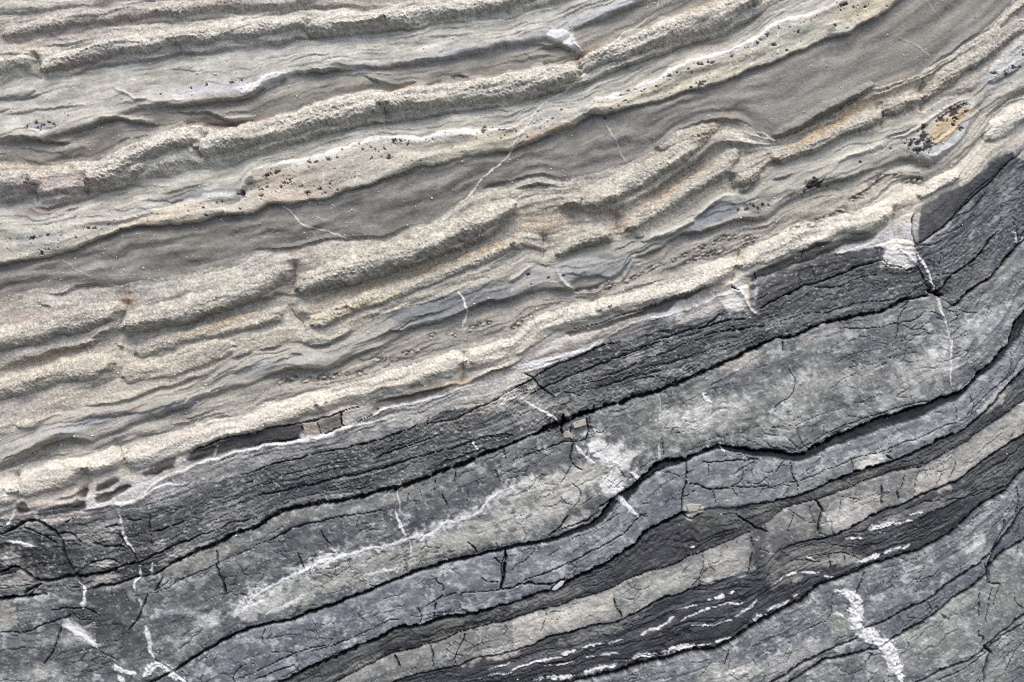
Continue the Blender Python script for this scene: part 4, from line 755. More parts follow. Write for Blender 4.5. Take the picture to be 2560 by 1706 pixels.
# ------------------------------------------------------------------ open cracks and black partings of the slate (widths in sheet steps)
SEAM = [
 (17, 380, 1330, 34, 24), (17, 1330, 1500, 44, 26), (17, 1440, 1940, 34, 24), (17, 1920, 2330, 26, 22), (17, 2370, 2640, 20, 20), (17, -60, 130, 26, 22),
 (18, 440, 1400, 13, 18), (18, 1380, 2700, 22, 20), (20, 690, 1290, 30, 24), (20, 1270, 1720, 26, 24), (20, 1900, 2640, 17, 22), (21, 760, 1880, 8, 12), (21, 1950, 2640, 7, 9),
 (22, 960, 1760, 10, 16), (22, 1960, 2640, 14, 18), (23, 1400, 2130, 38, 24), (23, 2100, 2640, 20, 22), (24, 1900, 2150, 18, 20), (24, 2160, 2640, 18, 22), (25, 1900, 2200, 20, 22), (25, 2200, 2640, 20, 20), (26, 2260, 2640, 14, 16),
 (16, 600, 1060, 9, 12), (16, 1290, 1560, 9, 12), (16, 1900, 2230, 12, 14), (14, 480, 900, 9, 12), (14, 1430, 1740, 6, 8), (15, 2290, 2560, 9, 12),
]
for i, x0, x1, wd, dp in SEAM:
    crack(bcurve(i, x0, x1), wd * K, dp, .9, (36, 38, 42), .8)

CR = {
 '21': [(0,1430,350,1355,800,1240,1200,1160,1500,1070,12),(0,1345,500,1235,950,1135,6),(1100,1060,1500,930,1700,850,10),(1500,1070,1900,960,2200,850,2350,860,10),(1580,760,1800,740,2000,640,2350,450,10),(1950,950,2200,870,2350,870,7),(800,650,800,760,830,780,14),(800,780,620,850,9),(560,740,590,820,600,860,10),(420,780,430,860,9),(0,960,300,910,400,880,12),(940,750,1040,690,1150,600,9),(1640,1260,1640,1400,9),(1820,1200,1820,1290,9),(1720,1400,1760,1520,9),(1950,1350,1960,1500,8),(2280,980,2290,1090,9),(1500,1330,1520,1420,7),(1410,1400,1400,1470,7),(200,1250,600,1150,1000,1060,5),(1200,1000,1500,900,6),(1700,1120,1900,1050,2100,1000,7),(400,1440,800,1350,1100,1290,6),(1600,700,1580,800,8),(2180,1180,2230,1280,8)],
 '22': [(0,455,170,340,8),(170,500,300,420,560,310,800,210,1020,130,1200,60,1350,20,10),(400,490,560,420,800,320,1000,270,1250,160,1420,100,1700,0,8),(600,470,1000,370,1300,240,1700,130,2000,20,6),(110,290,200,340,270,440,400,530,12),(470,680,450,790,460,880,30),(400,740,300,780,230,830,26),(690,700,705,800,680,900,12),(720,700,720,830,820,850,6),(750,590,750,660,10),(1660,260,1680,360,12),(1140,420,1130,480,9),(580,930,540,1040,560,1110,640,1180,10),(560,1110,500,1200,450,1290,8),(960,1160,1020,1230,6),(560,1300,620,1370,630,1450,570,1520,7),(440,1420,450,1480,560,1500,4),(1370,900,1390,1050,7),(1600,1090,1610,1250,1560,1400,1560,1568,11),(1300,1190,1480,1210,1530,1250,7),(1400,1160,1200,1280,1000,1400,800,1540,12),(1750,1120,1850,1130,2350,1080,9),(2220,1110,2020,1220,5),(2110,1170,2120,1290,2000,1330,6),(1980,1330,2180,1340,2350,1310,8),(2350,1230,2250,1300,2120,1290,6),(1740,1310,1800,1360,2000,1350,12),(1570,1440,1700,1360,9),(2050,1540,2200,1490,2350,1500,9),(1800,1130,1790,1250,6),(2020,1340,2060,1430,6),(1840,1380,1860,1500,8),(1620,1300,1740,1310,9),(0,1105,300,985,500,915,680,905,9),(550,780,540,900,9),(1000,400,1200,350,1370,310,6),(420,480,620,490,600,540,7),(780,440,1100,330,6)],
 '12': [(1300,1568,1800,1420,2150,1350,12),(1700,1568,1900,1480,2350,1420,9),(2250,1190,2350,1130,8),(1750,1440,1960,1290,9),(2010,1070,2060,1100,14),(2230,940,2240,1010,9)],
 '13': [(350,1065,520,1080,680,1040,750,1000,1000,950,8),(100,1380,300,1310,500,1310,750,1240,900,1200,1200,1190,8),(640,1440,1000,1450,1200,1395,1360,1480,1480,1390,6),(1200,1395,1340,1370,1460,1290,1580,1330,7),(1600,1250,1700,1290,1720,1340,1640,1410,8),(1720,1250,1800,1290,1900,1300,5),(1190,1400,1170,1500,1160,1560,5),(1500,1110,1600,1110,1650,990,1800,900,1950,760,2000,680,2110,540,16),(1460,1100,1620,1140,40),(1360,700,1560,670,1600,640,9),(1360,700,1500,590,1700,430,1880,200,2050,50,8),(1530,760,1510,930,5),(1600,700,1560,900,4),(1060,820,1100,880,1200,880,1300,910,1370,900,9),(1330,370,1310,480,1320,620,1370,690,12),(1350,870,1440,1000,1480,1080,10),(300,710,290,800,7),(2250,470,2290,560,2300,670,7),(2240,420,2280,470,5),(2350,560,2300,670,10),(1280,1160,1430,1010,6),(1560,600,1700,560,1900,400,5),(1700,430,1900,350,2000,200,4),(1640,960,1540,960,8),(1200,1290,1250,1230,1330,1170,8),(1170,1400,1200,1330,1250,1260,6),(860,1210,870,1300,5),(1700,1220,1640,1250,7),(280,960,300,1060,4),(420,920,430,1010,4)],
 '23': [(0,1000,130,970,210,1000,290,990,400,930,700,780,1050,650,1400,550,1580,550,1700,480,1850,360,7),(0,1330,250,1280,500,1190,800,1080,1300,930,1700,740,1780,720,1850,620,2100,420,2260,240,2350,130,7),(200,1110,215,1250,270,1290,280,1400,9),(140,1110,50,1210,6),(1690,580,1720,640,1720,720,7),(1850,480,1880,600,1850,700,8),(2230,70,2220,260,2100,410,5),(740,1080,780,1200,5),(1390,1190,1330,1340,1330,1420,8),(1240,1240,1210,1350,8),(1050,1320,1040,1500,14),(780,1400,780,1500,5),(1170,1370,1190,1440,16),(1720,1080,1710,1200,1660,1250,7),(660,1440,650,1568,5),(190,260,240,390,220,510,60,600,6),(130,0,140,80,10),(1090,1040,1150,1080,16),(450,1470,520,1568,18),(1240,1540,1500,1470,1900,1440,2120,1330,8),(1750,1460,2110,1330,6),(2350,950,2150,1130,1900,1250,7),(2270,1340,2290,1450,2260,1560,9),(2350,1200,2200,1330,2060,1400,9),(300,690,230,720,5),(1050,1030,1130,1010,8),(880,1450,640,1420,4)],
 '30': [(0,210,150,140,270,90,400,110,520,200,580,260,24),(230,150,400,230,520,280,14),(520,200,680,200,740,280,13),(830,270,960,320,1150,320,13),(800,490,900,460,970,420,1100,470,13),(0,560,150,500,240,560,350,630,470,640,680,570,800,590,950,570,1050,530,1120,500,1270,470,24),(1270,470,1400,400,1700,290,1850,210,14),(1850,210,2100,120,2350,50,9),(800,720,900,690,1100,670,1250,600,1380,570,14),(0,800,230,780,240,720,400,660,22),(620,690,720,690,10),(580,260,600,400,690,560,18),(0,1110,250,1105,380,1045,550,990,650,980,690,910,10),(690,930,750,980,10),(480,920,600,890,830,890,930,960,10),(590,1060,500,1250,400,1400,11),(1380,760,1310,880,1240,1020,1200,1090,13),(1090,200,1120,260,1220,360,1260,450,11),(1430,740,1700,610,2100,430,2350,340,8),(2000,470,2050,640,2080,770,18),(1490,590,1420,730,11),(2160,1568,2160,1480,2230,1420,2340,1400,9),(2180,1530,2350,1490,6),(1440,1360,1560,1440,1740,1560,13),(930,1280,1100,1360,7),(970,160,1080,140,14),(1380,30,1390,300,10),(1400,180,1550,160,1700,80,11),(1150,90,1300,80,9),(700,60,600,120,11),(1050,690,1040,800,7),(1150,700,1200,800,7),(700,560,760,640,26),(180,880,170,1090,7),(1560,620,1420,720,7),(1990,340,2020,460,14),(750,980,900,1000,7),(1180,1560,1200,1500,9),(350,690,240,790,9),(150,560,0,570,9)],
 '31': [(600,180,640,260,700,310,12),(390,370,450,520,11),(960,50,920,140,6),(0,1480,200,1370,400,1275,880,1160,9),(500,1290,900,1140,5),(0,1540,350,1400,9),(130,1280,330,1290,6),(880,1150,1080,1060,1330,980,5),(1640,560,1650,640,1730,690,1700,790,1560,850,9),(1480,870,1510,920,1500,1000,9),(1650,830,1610,990,10),(1720,800,1900,735,2200,720,7),(1900,740,1870,900,6),(2290,350,2300,450,2280,560,2240,700,26),(2180,420,2260,480,10),(2070,600,2130,640,2220,640,9),(1950,280,2040,380,12),(2200,710,2300,690,2350,690,14),(1580,1210,1620,1310,1630,1410,10),(1920,1110,1900,1200,1820,1310,1830,1390,9),(1290,1320,1330,1430,18),(2050,1190,2040,1280,5),(1040,660,1120,690,5),(1350,510,1400,550,6),(0,330,300,170,400,130,900,30,1150,-10,9),(2300,350,2260,470,2250,620,11),(100,1050,60,1200,7),(350,1410,400,1480,9),(360,1280,380,1400,7),(2200,280,2230,330,9)],
 '32': [(520,20,430,160,330,210,13),(330,210,400,190,700,70,800,0,9),(220,300,200,380,0,540,5),(520,290,800,130,1000,20,6),(0,690,100,655,330,680,480,615,530,640,14),(100,640,500,490,900,290,1130,80,1280,10,9),(350,700,480,610,13),(950,800,960,870,1000,930,1010,990,12),(310,930,290,1080,270,1120,7),(1740,390,1760,560,1650,700,7),(2200,220,2220,330,2170,480,2160,580,9),(2250,340,2350,390,8),(1800,480,1860,550,6),(1980,1260,1950,1400,9),(2050,20,2200,120,2350,180,12),(1560,10,1640,90,1750,20,9),(1200,1330,1500,1290,1700,1270,9),(900,1360,1100,1350,6),(600,1330,1000,1230,1500,1110,5),(1900,850,2230,770,6),(1500,1050,1900,1000,5),(1650,720,1900,720,2200,700,6),(1250,60,1180,40,6),(0,1350,400,1260,5)],
 '33': [(890,540,830,650,780,750,12),(600,760,560,980,400,1050,200,1140,6),(680,920,750,860,8),(1940,750,1920,950,9),(2050,700,1990,950,1970,1030,9),(2120,660,2060,880,8),(2010,650,2000,500,2060,400,2130,260,2230,120,2310,0,20),(1920,1090,1920,1140,1970,1160,1975,1220,9),(1990,1568,1985,1430,2020,1280,18),(2250,750,2260,840,2350,900,6),(2350,1150,2250,1300,2180,1450,7),(2000,1260,2200,1100,2350,1010,13),(1560,1540,1800,1440,1990,1290,9),(1350,610,1340,660,1450,600,5),(1980,480,2010,560,10),(240,20,180,180,7),(480,0,440,180,16),(560,400,570,560,9),(710,420,710,480,8),(450,410,640,370,860,440,7),(200,450,480,470,6),(880,380,930,420,8),(1200,170,1120,250,5),(700,200,900,180,1100,120,6),(780,320,950,330,1100,250,5),(2160,60,2120,200,2060,330,9),(2010,650,2120,660,12),(1980,1230,2040,1300,26),(800,350,560,300,6),(190,640,200,700,7),(0,640,150,580,6),(400,620,300,700,6)],
}
for t, lst in CR.items():
    for c in lst:
        wd = c[-1]
        small = wd < 8.5
        crack(P(t, *c[:-1]), max(1.9, wd * K * (.8 if small else .95)), 2.5 + wd * (.45 if small else .8), .62 if small else .88, (44, 46, 50), .6)

# fine angular fractures of the slate, in patches
def cells(u, v, seed):
    iu, iv = np.floor(u).astype(np.int32), np.floor(v).astype(np.int32)
    d1 = np.full(u.shape, 9, F); d2 = np.full(u.shape, 9, F)
    for a in (-1, 0, 1):
        for b in (-1, 0, 1):
            hsh = _perm[_perm[(iu + a + seed * 13) & 1023] + ((iv + b) & 1023)]
            px = iu + a + .1 + .8 * (_gx[hsh] * .5 + .5); py = iv + b + .1 + .8 * (_gy[hsh] * .5 + .5)
            d = np.sqrt((u - px) ** 2 + (v - py) ** 2)
            d2 = np.minimum(d2, np.maximum(d, d1)); d1 = np.minimum(d1, d)
    return d2 - d1
for ax_, ay_, sd, on0 in [(95, 40, 3, .18), (52, 26, 5, .30)]:
    u_ = (X + .35 * (ST - Y)) / ax_ + .12 * noise(X / 30, Y / 30, 181); v_ = ST / ay_ + .12 * noise(X / 30, Y / 30, 182)
    e_ = cells(u_, v_, sd)
    on = (1 - UPS) * sst(on0, on0 + .3, fbm(X / 150, Y / 120, 183 + sd, 2)) * np.isin(IDX, [16, 17, 19, 21, 23, 24, 25, 26])
    wv_ = .030 * 95 / ax_ * (1 + .8 * noise(X / 25, Y / 25, 186))
    g_ = on * sst(1.0, .35, e_ / np.maximum(wv_, .01))
    H -= 3.0 * g_
    COLR = COLR + (.55 * g_)[..., None] * (lin((52, 54, 58)) - COLR)
    # neighbouring chips stand at slightly different levels
    H += on * 1.5 * noise(np.floor(u_) * 1.7 + np.floor(v_) * 3.1, np.floor(v_) * 2.3, 188)

# ------------------------------------------------------------------ quartz and calcite veins
for a in [
 (P('33',620,720,700,735,775,800,790,900,800,1000,845,1090,950,1160,1060,1220,1120,1310,1160,1400,1195,1500,1220,1600), 27, (226,228,220), 3, 'thick white quartz vein running down to the bottom edge'),
 (P('33',590,930,640,920,675,970), 8, (204,206,200), 1, None),
 (P('30',1060,1390,1100,1450,1180,1480,1250,1480), 17, (214,218,214), 2, None), (P('30',1090,1500,1130,1568), 16, (196,200,202), 2, None),
 (P('30',1320,1500,1400,1420,1460,1390,1530,1440,1620,1510,1720,1550), 24, (222,226,220), 3, 'white quartz knot at the bottom edge on the left'),
 (P('30',1340,1040,1350,1100,1380,1200,1390,1280,1430,1340), 14, (206,208,198), 2, 'pale vein above the quartz knot at lower left'),
 (P('30',620,1050,700,1110,780,1140,900,1240), 18, (214,214,212), 1.5, None), (P('30',770,900,780,780,770,680,730,640), 11, (196,194,180), 2, None),
 (P('30',1100,50,1120,200,1180,300,1240,380), 8, (176,176,170), 3, None), (P('30',1300,520,1290,600,1250,660,1265,730), 7, (200,196,188), 2, None), (P('30',1400,470,1390,570), 7, (186,184,178), 2, None), (P('30',1300,790,1300,860), 9, (170,172,172), 1.5, None),
 (P('22',600,940,650,1040,760,1130), 9, (206,206,198), 1, None), (P('22',700,960,760,1060,860,1100,930,1110,980,1140), 20, (224,220,206), 1.5, 'white calcite patch beside the wedged pebbles'), (P('22',1060,1180,1110,1230,1170,1265), 9, (222,222,220), 2, None),
 (P('22',900,1200,910,1290,940,1380,1000,1440,1070,1510)+P('32',1100,0,1170,60), 16, (220,222,222), 2, 'white vein crossing the black parting below the pebbles'),
 (P('22',100,560,250,620,400,720), 8, (200,204,186), 1, None), (P('22',1760,490,1800,540,1825,570), 12, (236,236,240), 2, 'short bright quartz fleck in the thick mottled bed'), (P('22',1790,470,1750,480), 5, (210,210,214), 1, None), (P('22',1815,570,1815,680), 4, (186,188,184), .6, None),
 (P('22',1350,500,1355,760), 5, (170,172,164), .8, None), (P('22',1350,960,1350,1090), 8, (170,174,160), 2, None), (P('22',1690,1010,1730,1025), 6, (226,226,226), 1.5, None), (P('22',1910,930,1940,990,1965,1040), 7, (214,214,214), 1.5, None), (P('22',1790,950,1820,990), 5, (206,206,206), 1, None),
 (P('31',1290,0,1340,110,1380,230), 9, (214,216,204), 1.2, 'thin pale vein dropping to the white band'), (P('31',1400,240,1420,330,1430,430), 6, (184,186,174), .6, None), (P('21',1290,1360,1320,1480,1330,1568), 6, (180,182,170), .6, None),
 (P('30',2280,830)+P('31',0,770,100,700,250,610,450,550,600,440,750,410,900,390,1150,320,1400,250,1650,190,1720,100,1850,90,2020,10)+P('21',2080,1520,2200,1410,2350,1330), 11, (206,208,196), 1.2, 'long white quartz streak in the middle of the slate'),
 (P('31',100,930,350,830,480,770), 11, (196,200,186), .8, None), (P('31',1000,580,1150,540,1320,510), 10, (190,192,178), .6, None),
 (P('11',230,320,310,370,370,430,440,500,600,540,720,580,830,620), 6, (196,190,182), 1.2, 'forked thin vein in the dark grey mudstone'), (P('11',440,500,520,550,570,610), 4, (176,170,164), .8, None), (P('11',550,410,640,460), 4, (170,166,160), .6, None),
 (P('02',1340,-30,1330,110), 5, (206,202,190), 1, None), (P('02',1330,130,1200,220,1060,290,980,350,880,460,800,550,720,640,560,780,480,840,340,940,230,1020,150,1150,50,1280,0,1400)+P('01',2280,1480,2160,1568)+P('11',2070,80,2010,180,1880,300,1760,460,1720,520), 6.5, (218,212,196), 1.8, 'long thin white vein slanting across the upper beds'),
 (P('11',1580,490,1530,580,1450,660,1400,720), 5, (200,190,172), 1, None), (P('11',1860,1105,1900,1150,1940,1250,1930,1330,1910,1450), 8, (216,212,200), 1.6, 'small white vein in the grey lens at the centre'), (P('11',620,0,635,80,615,160), 6, (226,214,190), .8, None), (P('11',935,0,930,90,915,160), 5, (214,206,180), .8, None),
 (P('02',1645,620,1650,720,1640,800), 5, (226,220,190), .8, None), (P('02',2185,400,2190,520,2180,650), 6, (222,218,196), .8, None), (P('02',2000,560,2005,640,2010,720), 6, (214,212,180), .6, None), (P('03',1130,0,1110,80), 5, (222,216,196), .8, None), (P('03',70,300,80,420,100,560), 7, (216,212,190), .8, None),
 (P('02',850,1100,900,1200,940,1300,1000,1420,1070,1560), 7, (160,156,150), 1, 'grey vein cutting the dark mudstone bed'), (P('02',620,1350,720,1290,850,1230), 5, (150,146,142), .8, None), (P('10',580,830,720,910,880,1000), 4.5, (166,162,154), .8, None), (P('03',1420,0,1480,70,1600,190), 5, (160,158,152), .8, None), (P('03',1170,320,1300,390,1400,460,1510,540), 4.5, (172,168,156), .8, None),
 (P('13',1190,740,1240,760,1300,820,1350,860), 9, (224,220,206), 3, 'pale vein fork below the cream knob on the right'), (P('13',1330,740,1390,830,1460,930,1500,1020,1530,1110), 10, (204,202,192), 4, 'raised pale vein leading into the dark junction'), (P('13',1550,1150,1570,1250,1590,1340), 9, (216,206,186), 2.5, 'cream vein below the dark junction on the right'), (P('13',1590,1340,1610,1420,1640,1500,1670,1568), 9, (168,168,172), 1.5, None), (P('23',1680,0,1670,150,1665,280,1680,400), 6, (206,206,196), 1, None),
 (P('13',2250,560,2280,640,2300,670), 8, (186,186,186), 3, None), (P('13',2300,670,2350,600), 7, (180,180,180), 2, None), (P('21',1980,930,2040,1000), 6, (206,206,190), 1.5, None), (P('22',1640,260,1700,330), 6, (180,182,176), 2, None),
 (P('33',0,900)+P('33',120,850,200,810), 10, (206,208,202), 2, None),
]:
    vein(a[0], a[1] * (1.2 if a[1] == 27 else .68), a[2], a[3], .9, label=a[4])
for pts, wd in [
 (P('32',0,1450,200,1390,450,1330),32),(P('32',440,1300,580,1270),24),(P('32',650,1240,850,1220,1020,1180),28),(P('32',1180,1140,1250,1090,1350,1050,1490,960),30),(P('32',1560,1010,1700,950,1850,870,2120,830),24),(P('32',1800,810,1900,790,2050,740),24),(P('32',1500,910,1700,870),16),
 (P('32',1640,1055,1850,1040,2020,1000),20),(P('32',2050,980,2120,920,2180,880,2250,810),20),(P('32',200,1555,450,1520,600,1490),36),(P('32',620,1500,720,1460,850,1430,960,1395),42),(P('32',1060,1370,1200,1320,1400,1300,1500,1270,1660,1240,1840,1200),40),(P('32',1870,1190,2000,1140),26),(P('32',2200,1000,2340,930),40),(P('32',700,1340,1000,1300),14),
 (P('33',230,785,300,750),26),(P('33',830,470,950,430,1100,380,1220,335),40),(P('33',1230,360,1310,310),22),(P('33',910,165,1000,150,1150,90),30),(P('33',1150,110,1310,75),22),(P('33',720,255,860,245),24),(P('33',1280,30,1410,15),22),(P('33',520,590,620,610),18),(P('33',60,640,180,560,320,570,480,570),16),(P('33',360,430,440,460),16),(P('31',2100,1460,2350,1380),14),(P('32',1640,340,1670,310),20),(P('32',300,1430,560,1360),12),(P('31',2050,1530,2350,1470),12),(P('33',1000,200,1090,200),10),
]:
    vein(pts, wd * K * rng.uniform(.6, 1.15), (222, 220, 212), 1.5, .88, gap=.2, name='quartz_lens')

# ------------------------------------------------------------------ fine grain of everything, pale quartz specks in the worn rock
H += .35 * noise(X / 4.6, Y / 4.6, 111)
# mineral speckle at several sizes
lum = (COLR @ np.array([.25, .6, .15], F))[..., None]
COLR *= 1 + (1 - UPS)[..., None] * ((np.clip(lum, .03, .8) / .19) ** .26 - 1)
sp = fbm(X / 15, Y / 12, 121, 3, .85)
COLR *= np.exp((1 - UPS) * (.16 * fbm(X / 70, Y / 50, 128, 4, .75) + .13 * fbm(X / 55, ST / 4.5, 129, 2)))[..., None]
spf = noise(X / 5.2, Y / 4.6, 125)
salt = rng.normal(0, 1, X.shape).astype(F)
amp_u = .05 + .085 * np.minimum(GRN, 3)
amp_l = .13 + .025 * GRN
COLR *= np.exp(UPS * amp_u * (.7 * sp + .9 * spf + .35 * salt) + (1 - UPS) * amp_l * (1.15 * sp + .8 * spf + .35 * salt))[..., None]
spk = noise(X / 5.0, Y / 4.4, 131) + .55 * noise(X / 9, Y / 7, 132)
gr_ = UPS * sst(1.2, 2.6, GRN)
COLR += (gr_ * .75 * sst(.55, .95, spk))[..., None] * (lin((236, 230, 216)) - COLR)
COLR *= (1 - gr_ * .42 * sst(.5, .95, -spk))[..., None]
fleck = (1 - UPS) * sst(.75, 1.25, sp + .5 * spf + .5 * fbm(X / 70, Y / 55, 127, 2)) * np.isin(IDX, [15, 16, 17, 19, 21, 23, 24, 25, 26])
COLR += fleck[..., None] * .55 * (lin((206, 206, 200)) - COLR)
COLR *= (1 + .07 * noise(X / 4.4, Y / 4.4, 113) + .05 * noise(X / 13, Y / 10, 114))[..., None]
COLR = np.clip(COLR, .012, .82)

# ------------------------------------------------------------------ meshes: one sheet of rock, cut into its beds, blocks and veins
def world_pts(x, y, h):
    return np.stack([(x - W0 / 2) * S, -h * S, (H0 / 2 - y) * S], axis=-1).astype(F)

H *= 1 + .06 * UPS
PTS = world_pts(X, Y, H)
du = np.gradient(PTS, axis=1); dv = np.gradient(PTS, axis=0)
NRM = np.cross(dv, du); NRM /= np.linalg.norm(NRM, axis=-1, keepdims=True)
if NRM[NY // 2, NX // 2, 1] > 0:
    NRM = -NRM

def cut(pts):
    """where a joint parts a bed into blocks: x as a function of y, extended straight up and down"""
    p = sorted(smooth(pts), key=lambda q: q[1])
    return np.interp(YW, [q[1] for q in p], [q[0] for q in p])
CUTS = {
 5: [NOTCH[4], NOTCH[3], NOTCH[2], NOTCH[18]], 9: [NOTCH[0], NOTCH[1], NOTCH[12]], 10: [NOTCH[11], NOTCH[13]], 13: [NOTCH[8], NOTCH[9], NOTCH[6], NOTCH[7], NOTCH[17]],
 17: [P('30',1380,760,1310,880,1200,1090), P('22',580,930,540,1040,450,1290), P('13',1590,1340,1670,1568)],
 19: [P('31',1640,560,1730,690,1610,990), P('31',2290,350,2280,560,2240,700), P('22',1600,1090,1610,1250,1560,1568), P('23',200,1110,215,1250,280,1400), P('23',1690,580,1720,720,1740,800)],
 21: [P('31',1580,1210,1630,1410), P('31',1920,1110,1820,1310,1830,1390), P('32',950,800,960,870,1010,990), P('32',1740,390,1760,560), P('32',2200,220,2160,580), P('33',480,0,440,180), P('23',1390,1190,1330,1420)],
 23: [P('33',890,540,780,750,800,1000,1000,1160)], 25: [P('33',2050,700,1990,950,1975,1220)],
}
LBL = IDX.astype(np.int32) * 100
for i, cs in CUTS.items():
    m = IDX == i
    for c in cs:
        LBL[m & (XW > cut(c))] += 1
LBL = np.where(VID > 0, 10000 + VID, LBL)

# ------------------------------------------------------------------ procedural materials
def mat(name, rough, bump, fine, tint, streak):
    m = bpy.data.materials.new(name)
    m.use_nodes = True
    nt = m.node_tree
    for n in list(nt.nodes): nt.nodes.remove(n)
    N, L = nt.nodes.new, nt.links.new
    o = N('ShaderNodeOutputMaterial'); p = N('ShaderNodeBsdfPrincipled')
    at = N('ShaderNodeAttribute'); at.attribute_name = 'stone_colour'
    tc = N('ShaderNodeTexCoord')
    n1 = N('ShaderNodeTexNoise'); n1.inputs['Scale'].default_value = fine; n1.inputs['Detail'].default_value = 4; n1.inputs['Roughness'].default_value = .65
    mp = N('ShaderNodeMapping'); mp.inputs['Rotation'].default_value = (0, math.radians(-17), 0); mp.inputs['Scale'].default_value = (1, 1, streak)
    n2 = N('ShaderNodeTexNoise'); n2.inputs['Scale'].default_value = fine * .35; n2.inputs['Detail'].default_value = 5
    L(tc.outputs['Object'], n1.inputs['Vector']); L(tc.outputs['Object'], mp.inputs['Vector']); L(mp.outputs[0], n2.inputs['Vector'])
    r1 = N('ShaderNodeMapRange'); r1.inputs['From Min'].default_value = .3; r1.inputs['From Max'].default_value = .7; r1.inputs['To Min'].default_value = 1 - tint; r1.inputs['To Max'].default_value = 1 + tint
    r2 = N('ShaderNodeMapRange'); r2.inputs['From Min'].default_value = .3; r2.inputs['From Max'].default_value = .7; r2.inputs['To Min'].default_value = 1 - tint * .8; r2.inputs['To Max'].default_value = 1 + tint * .8
    L(n1.outputs['Fac'], r1.inputs['Value']); L(n2.outputs['Fac'], r2.inputs['Value'])
    mu = N('ShaderNodeMath'); mu.operation = 'MULTIPLY'; L(r1.outputs[0], mu.inputs[0]); L(r2.outputs[0], mu.inputs[1])
    vm = N('ShaderNodeVectorMath'); vm.operation = 'SCALE'; L(at.outputs['Color'], vm.inputs[0]); L(mu.outputs[0], vm.inputs['Scale'])
    L(vm.outputs[0], p.inputs['Base Color'])
    p.inputs['Roughness'].default_value = rough
    p.inputs['Specular IOR Level'].default_value = .35
    b = N('ShaderNodeBump'); b.inputs['Strength'].default_value = bump; b.inputs['Distance'].default_value = .0012
    L(n1.outputs['Fac'], b.inputs['Height']); L(b.outputs[0], p.inputs['Normal'])
    L(p.outputs[0], o.inputs['Surface'])
    return m
M_SAND = mat('worn_sandstone', .85, .4, 520, .14, 3.0)
M_SILT = mat('smooth_siltstone', .75, .35, 480, .10, 5.0)
M_SLATE = mat('cleaved_slate', .52, .4, 480, .14, 3.0)
M_SHALE = mat('flaky_shale', .6, .6, 420, .18, 6.0)
M_QUARTZ = mat('vein_quartz', .45, .4, 420, .10, 1.0)
KIND_MAT = {'sandstone_bed': M_SAND, 'siltstone_bed': M_SILT, 'mudstone_bed': M_SILT, 'limestone_band': M_SAND, 'slate_bed': M_SLATE, 'shale_seam': M_SHALE, 'quartz_vein': M_QUARTZ, 'quartz_lens': M_QUARTZ}

root = bpy.data.objects.new('rock_face', None)
COL.objects.link(root)
root['label'] = 'layered rock face, worn cream beds above cracked blue grey slate'
root['category'] = 'rock face'
root.matrix_world = LEAN

def pieces(L):
    # connected pieces of a label raster: runs along rows joined by union-find
    par = []
    def find(a):
        while par[a] != a:
            par[a] = par[par[a]]; a = par[a]
        return a
    out_ = np.zeros(L.shape, np.int32)
    prev = []
    for j in range(L.shape[0]):
        row = L[j]
        c = np.concatenate([[0], np.nonzero(np.diff(row))[0] + 1, [len(row)]]).tolist()
        cur = []; p = 0
        for a, b in zip(c[:-1], c[1:]):
            k = len(par); par.append(k); lab = row[a]
            while p < len(prev) and prev[p][1] <= a: p += 1
            q_ = p
            while q_ < len(prev) and prev[q_][0] < b:
                if prev[q_][2] == lab:
                    r1, r2 = find(prev[q_][3]), find(k)
                    if r1 != r2: par[r2] = r1
                q_ += 1
            cur.append((a, b, lab, k)); out_[j, a:b] = k
        prev = cur
    roots = np.array([find(k) for k in range(len(par))], np.int32)
    return roots[out_]
CELL = LBL[:-1, :-1].copy()
for _ in range(3):
    PC = pieces(CELL)
    cnt = np.bincount(PC.ravel())
    small = (cnt[PC] < 90)
    small[:, 0] = False
    # crumbs too small to pick apart go to the piece beside them
    src = np.where(small, 0, np.arange(CELL.shape[1])[None, :])
    src = np.maximum.accumulate(src, axis=1)
    CELL = np.take_along_axis(CELL, src, axis=1)
PC = pieces(CELL)

ids = np.arange(NX * NY, dtype=np.int64).reshape(NY, NX)
q = np.stack([ids[:-1, :-1], ids[1:, :-1], ids[1:, 1:], ids[:-1, 1:]], axis=-1).reshape(-1, 4)
FL = PC.reshape(-1)
PLAB = CELL.reshape(-1)
order = np.argsort(FL, kind='stable')
FLs = FL[order]
starts = np.concatenate([[0], np.nonzero(np.diff(FLs))[0] + 1, [len(FLs)]])
PF, CF, NF = PTS.reshape(-1, 3), COLR.reshape(-1, 3), NRM.reshape(-1, 3)

def sheet(name, faces, material, parent):
    vid, inv = np.unique(faces.ravel(), return_inverse=True)
    me = bpy.data.meshes.new(name)
    nf = len(faces)
    me.vertices.add(len(vid)); me.loops.add(nf * 4); me.polygons.add(nf)
    me.vertices.foreach_set('co', PF[vid].ravel())
    me.loops.foreach_set('vertex_index', inv.astype(np.int32).ravel())
    me.polygons.foreach_set('loop_start', np.arange(0, nf * 4, 4, dtype=np.int32))
    me.polygons.foreach_set('use_smooth', np.ones(nf, dtype=bool))
    a = me.attributes.new('stone_colour', 'FLOAT_COLOR', 'POINT')
    a.data.foreach_set('color', np.concatenate([CF[vid], np.ones((len(vid), 1), F)], axis=1).ravel())
    me.update(calc_edges=True)
    try:
        cn = me.attributes.new('custom_normal', 'FLOAT_VECTOR', 'POINT')
        cn.data.foreach_set('vector', NF[vid].ravel())
    except Exception as e:
        print('normals', e)
    me.materials.append(material)
    o = bpy.data.objects.new(name, me)
    COL.objects.link(o)
    o.parent = parent
    return o

